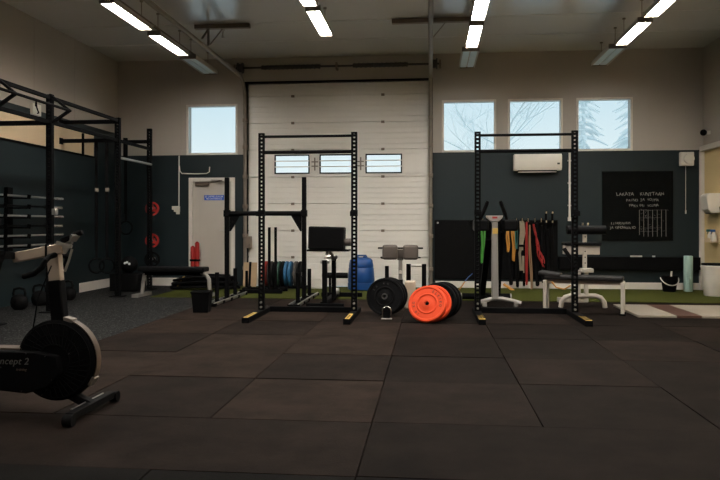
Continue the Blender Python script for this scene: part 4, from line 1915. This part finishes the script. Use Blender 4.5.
# body housing
p = MB()
p.prism([(-.98, .20), (-.16, .13), (-.02, .17), (.06, .26), (.04, .36), (-.1, .385), (-.98, .385)], front(0, 0, 0), -.08, .095)
p.build('body_housing', M['black'], bk, bevel=.012, seg=3)
p = MB()
p.box(-1.0, -.205, -.05, .05, .385, .398)
p.build('rail', M['tapeband'], bk, bevel=.003)
p = MB()
p.text('concept 2', .058, front(-.262, -.0965, .325), .0012, shear=.25, spacing=1.05)
p.build('lettering', M['greyletter'], bk)
p = MB()
p.text('training', .022, front(-.185, -.0965, .277), .0012, shear=.25)
p.build('lettering', M['tapeband'], bk)
p = MB()
for x, z in ((-.03, .36), (-.18, .15), (.01, .22), (-.02, .16), (-.31, .29), (-.15, .375), (-.42, .2), (.12, .38), (-.05, .13)):
    p.cyl((x, -.104, z), (x, -.09, z), .0045, n=8)
p.build('bolt', M['chrome'], bk)
# front foot
p = MB()
p.bar((.21, -.27, .05), (.21, .27, .05), .05, .045)
p.bar((.02, 0, .14), (.21, 0, .05), .06, .05)
p.build('front_foot', M['rubber'], bk, bevel=.006)
for s in (-1, 1):
    p = MB()
    p.cyl((.19, s * .285, .034), (.245, s * .285, .034), .034)
    p.build('caster', M['rubber'], bk)
p = MB()
p.bar((.186, -.2, .074), (.186, .2, .074), .006, .006)
p.build('edge_strip', M['steel'], bk)
p = MB()
p.bar((-.95, -.27, .05), (-.95, .27, .05), .05, .045)
p.bar((-.93, 0, .22), (-.95, 0, .05), .06, .05)
p.build('rear_foot', M['black'], bk, bevel=.006)
# handlebar post
p = MB()
p.bar((.03, 0, .34), (-.018, 0, .81), .085, .07)
p.build('lower_post', M['black'], bk, bevel=.01)
p = MB()
p.bar((-.012, 0, .77), (-.030, 0, .975), .076, .055)
p.build('upper_post', M['tan'], bk, bevel=.006)
p = MB()
p.bar((-.285, 0, .945), (.03, 0, 1.005), .064, .062)
p.build('stem', M['tan'], bk, bevel=.006)
p = MB()
p.box(-.072, -.058, -.036, .036, .95, 1.03)
p.build('clamp', M['black'], bk, bevel=.004)
p = MB()
for s in (-1, 1):
    p.tube([(-.01, s * .02, .965), (-.01, s * .09, .955), (-.012, s * .13, .935), (-.03, s * .135, .895), (-.08, s * .135, .858), (-.15, s * .13, .838)], .017, 10)
p.build('handlebar', M['rubber'], bk)
p = MB()
p.tube([(-.29, -.12, .97), (-.30, -.14, .93), (-.32, -.14, .86), (-.36, -.14, .82)], .024, 10)
p.bar((-.29, -.12, .97), (-.28, .02, .95), .04, .04)
p.build('elbow_grip', M['rubber'], bk)
p = MB()
mx = Matrix.Translation((.085, -.0, 1.075)) @ Matrix.Rotation(R(22), 4, 'Z') @ Matrix.Rotation(R(-25), 4, 'Y')
p.box(-.065, .065, -.06, .06, -.016, .016, mx)
mo = p.build('monitor', M['black'], bk, bevel=.008)
p = MB()
p.box(-.055, .05, -.048, .048, .016, .0175, mx)
p.build('screen', M['black'], mo)
p = MB()
p.bar((.02, 0, .98), (.07, 0, 1.05), .03, .04)
p.bar((.10, -.03, 1.05), (.135, -.05, 1.085), .05, .016)
p.bar((.03, -.08, 1.04), (.12, -.07, 1.015), .02, .02)
p.build('monitor_arm', M['steel'], bk)
p = MB()
p.tube([(.10, -.03, 1.0), (.085, -.04, .93), (.06, -.04, .865)], .008, 8)
p.build('lever', M['steel'], bk)
p = MB()
p.tube([(-.02, -.05, .9), (-.1, -.06, .7), (-.14, -.05, .5), (-.1, -.05, .38)], .004, 6)
p.build('cable', M['black'], bk)
# saddle behind the frame edge
p = MB()
p.bar((-.72, 0, .35), (-.80, 0, .86), .06, .05)
p.build('seat_post', M['tan'], bk, bevel=.006)
p = MB()
p.prism([(-.14, -.10), (-.12, .10), (.0, .05), (.14, .018), (.14, -.018), (.0, -.05)], Matrix.Translation((-.80, 0, .86)), 0, .06)
p.build('saddle', M['blackpad'], bk, bevel=.02, seg=3)
for s in (-1, 1):
    p = MB()
    p.bar((-.42, s * .10, .27), (-.42 + s * .11, s * .10, .27 - s * .1), .03, .014)
    cr = p.build('crank', M['steel'], bk)
    p = MB()
    p.cbox((-.42 + s * .11, s * .155, .27 - s * .1), (.10, .09, .025))
    p.build('pedal', M['black'], cr, bevel=.004)

# ------------------------------------------------------------------ world, camera, render look
wld = bpy.data.worlds.new('overcast sky')
sc.world = wld
wld.use_nodes = True
nt = wld.node_tree
bg = nt.nodes['Background']
tc = nt.nodes.new('ShaderNodeTexCoord')
sx = nt.nodes.new('ShaderNodeSeparateXYZ')
nt.links.new(tc.outputs['Generated'], sx.inputs[0])
rp = nt.nodes.new('ShaderNodeValToRGB')
rp.color_ramp.elements[0].position = .03
rp.color_ramp.elements[1].position = .16
rp.color_ramp.elements[0].color = (.92, .94, .92, 1)
rp.color_ramp.elements[1].color = (.66, .79, .85, 1)
nt.links.new(sx.outputs['Z'], rp.inputs['Fac'])
nt.links.new(rp.outputs['Color'], bg.inputs['Color'])
bg.inputs['Strength'].default_value = .74

cd_ = bpy.data.cameras.new('camera')
cam_o = bpy.data.objects.new('camera', cd_)
COL.objects.link(cam_o)
cam_o.location = (0, 0, H)
cam_o.rotation_euler = (R(90), 0, TH)
cd_.sensor_width = 36
cd_.lens = F / 720 * 36
cd_.shift_y = -(240 - HZ) / 720
cd_.clip_start = .05
sc.camera = cam_o

vs_ = sc.view_settings
vs_.view_transform = 'Standard'
vs_.look = 'None'
vs_.gamma = 1
vs_.exposure = 0.55
vs_.use_curve_mapping = False
try:
    sc.cycles.use_denoising = True
    sc.cycles.max_bounces = 8
except Exception:
    pass
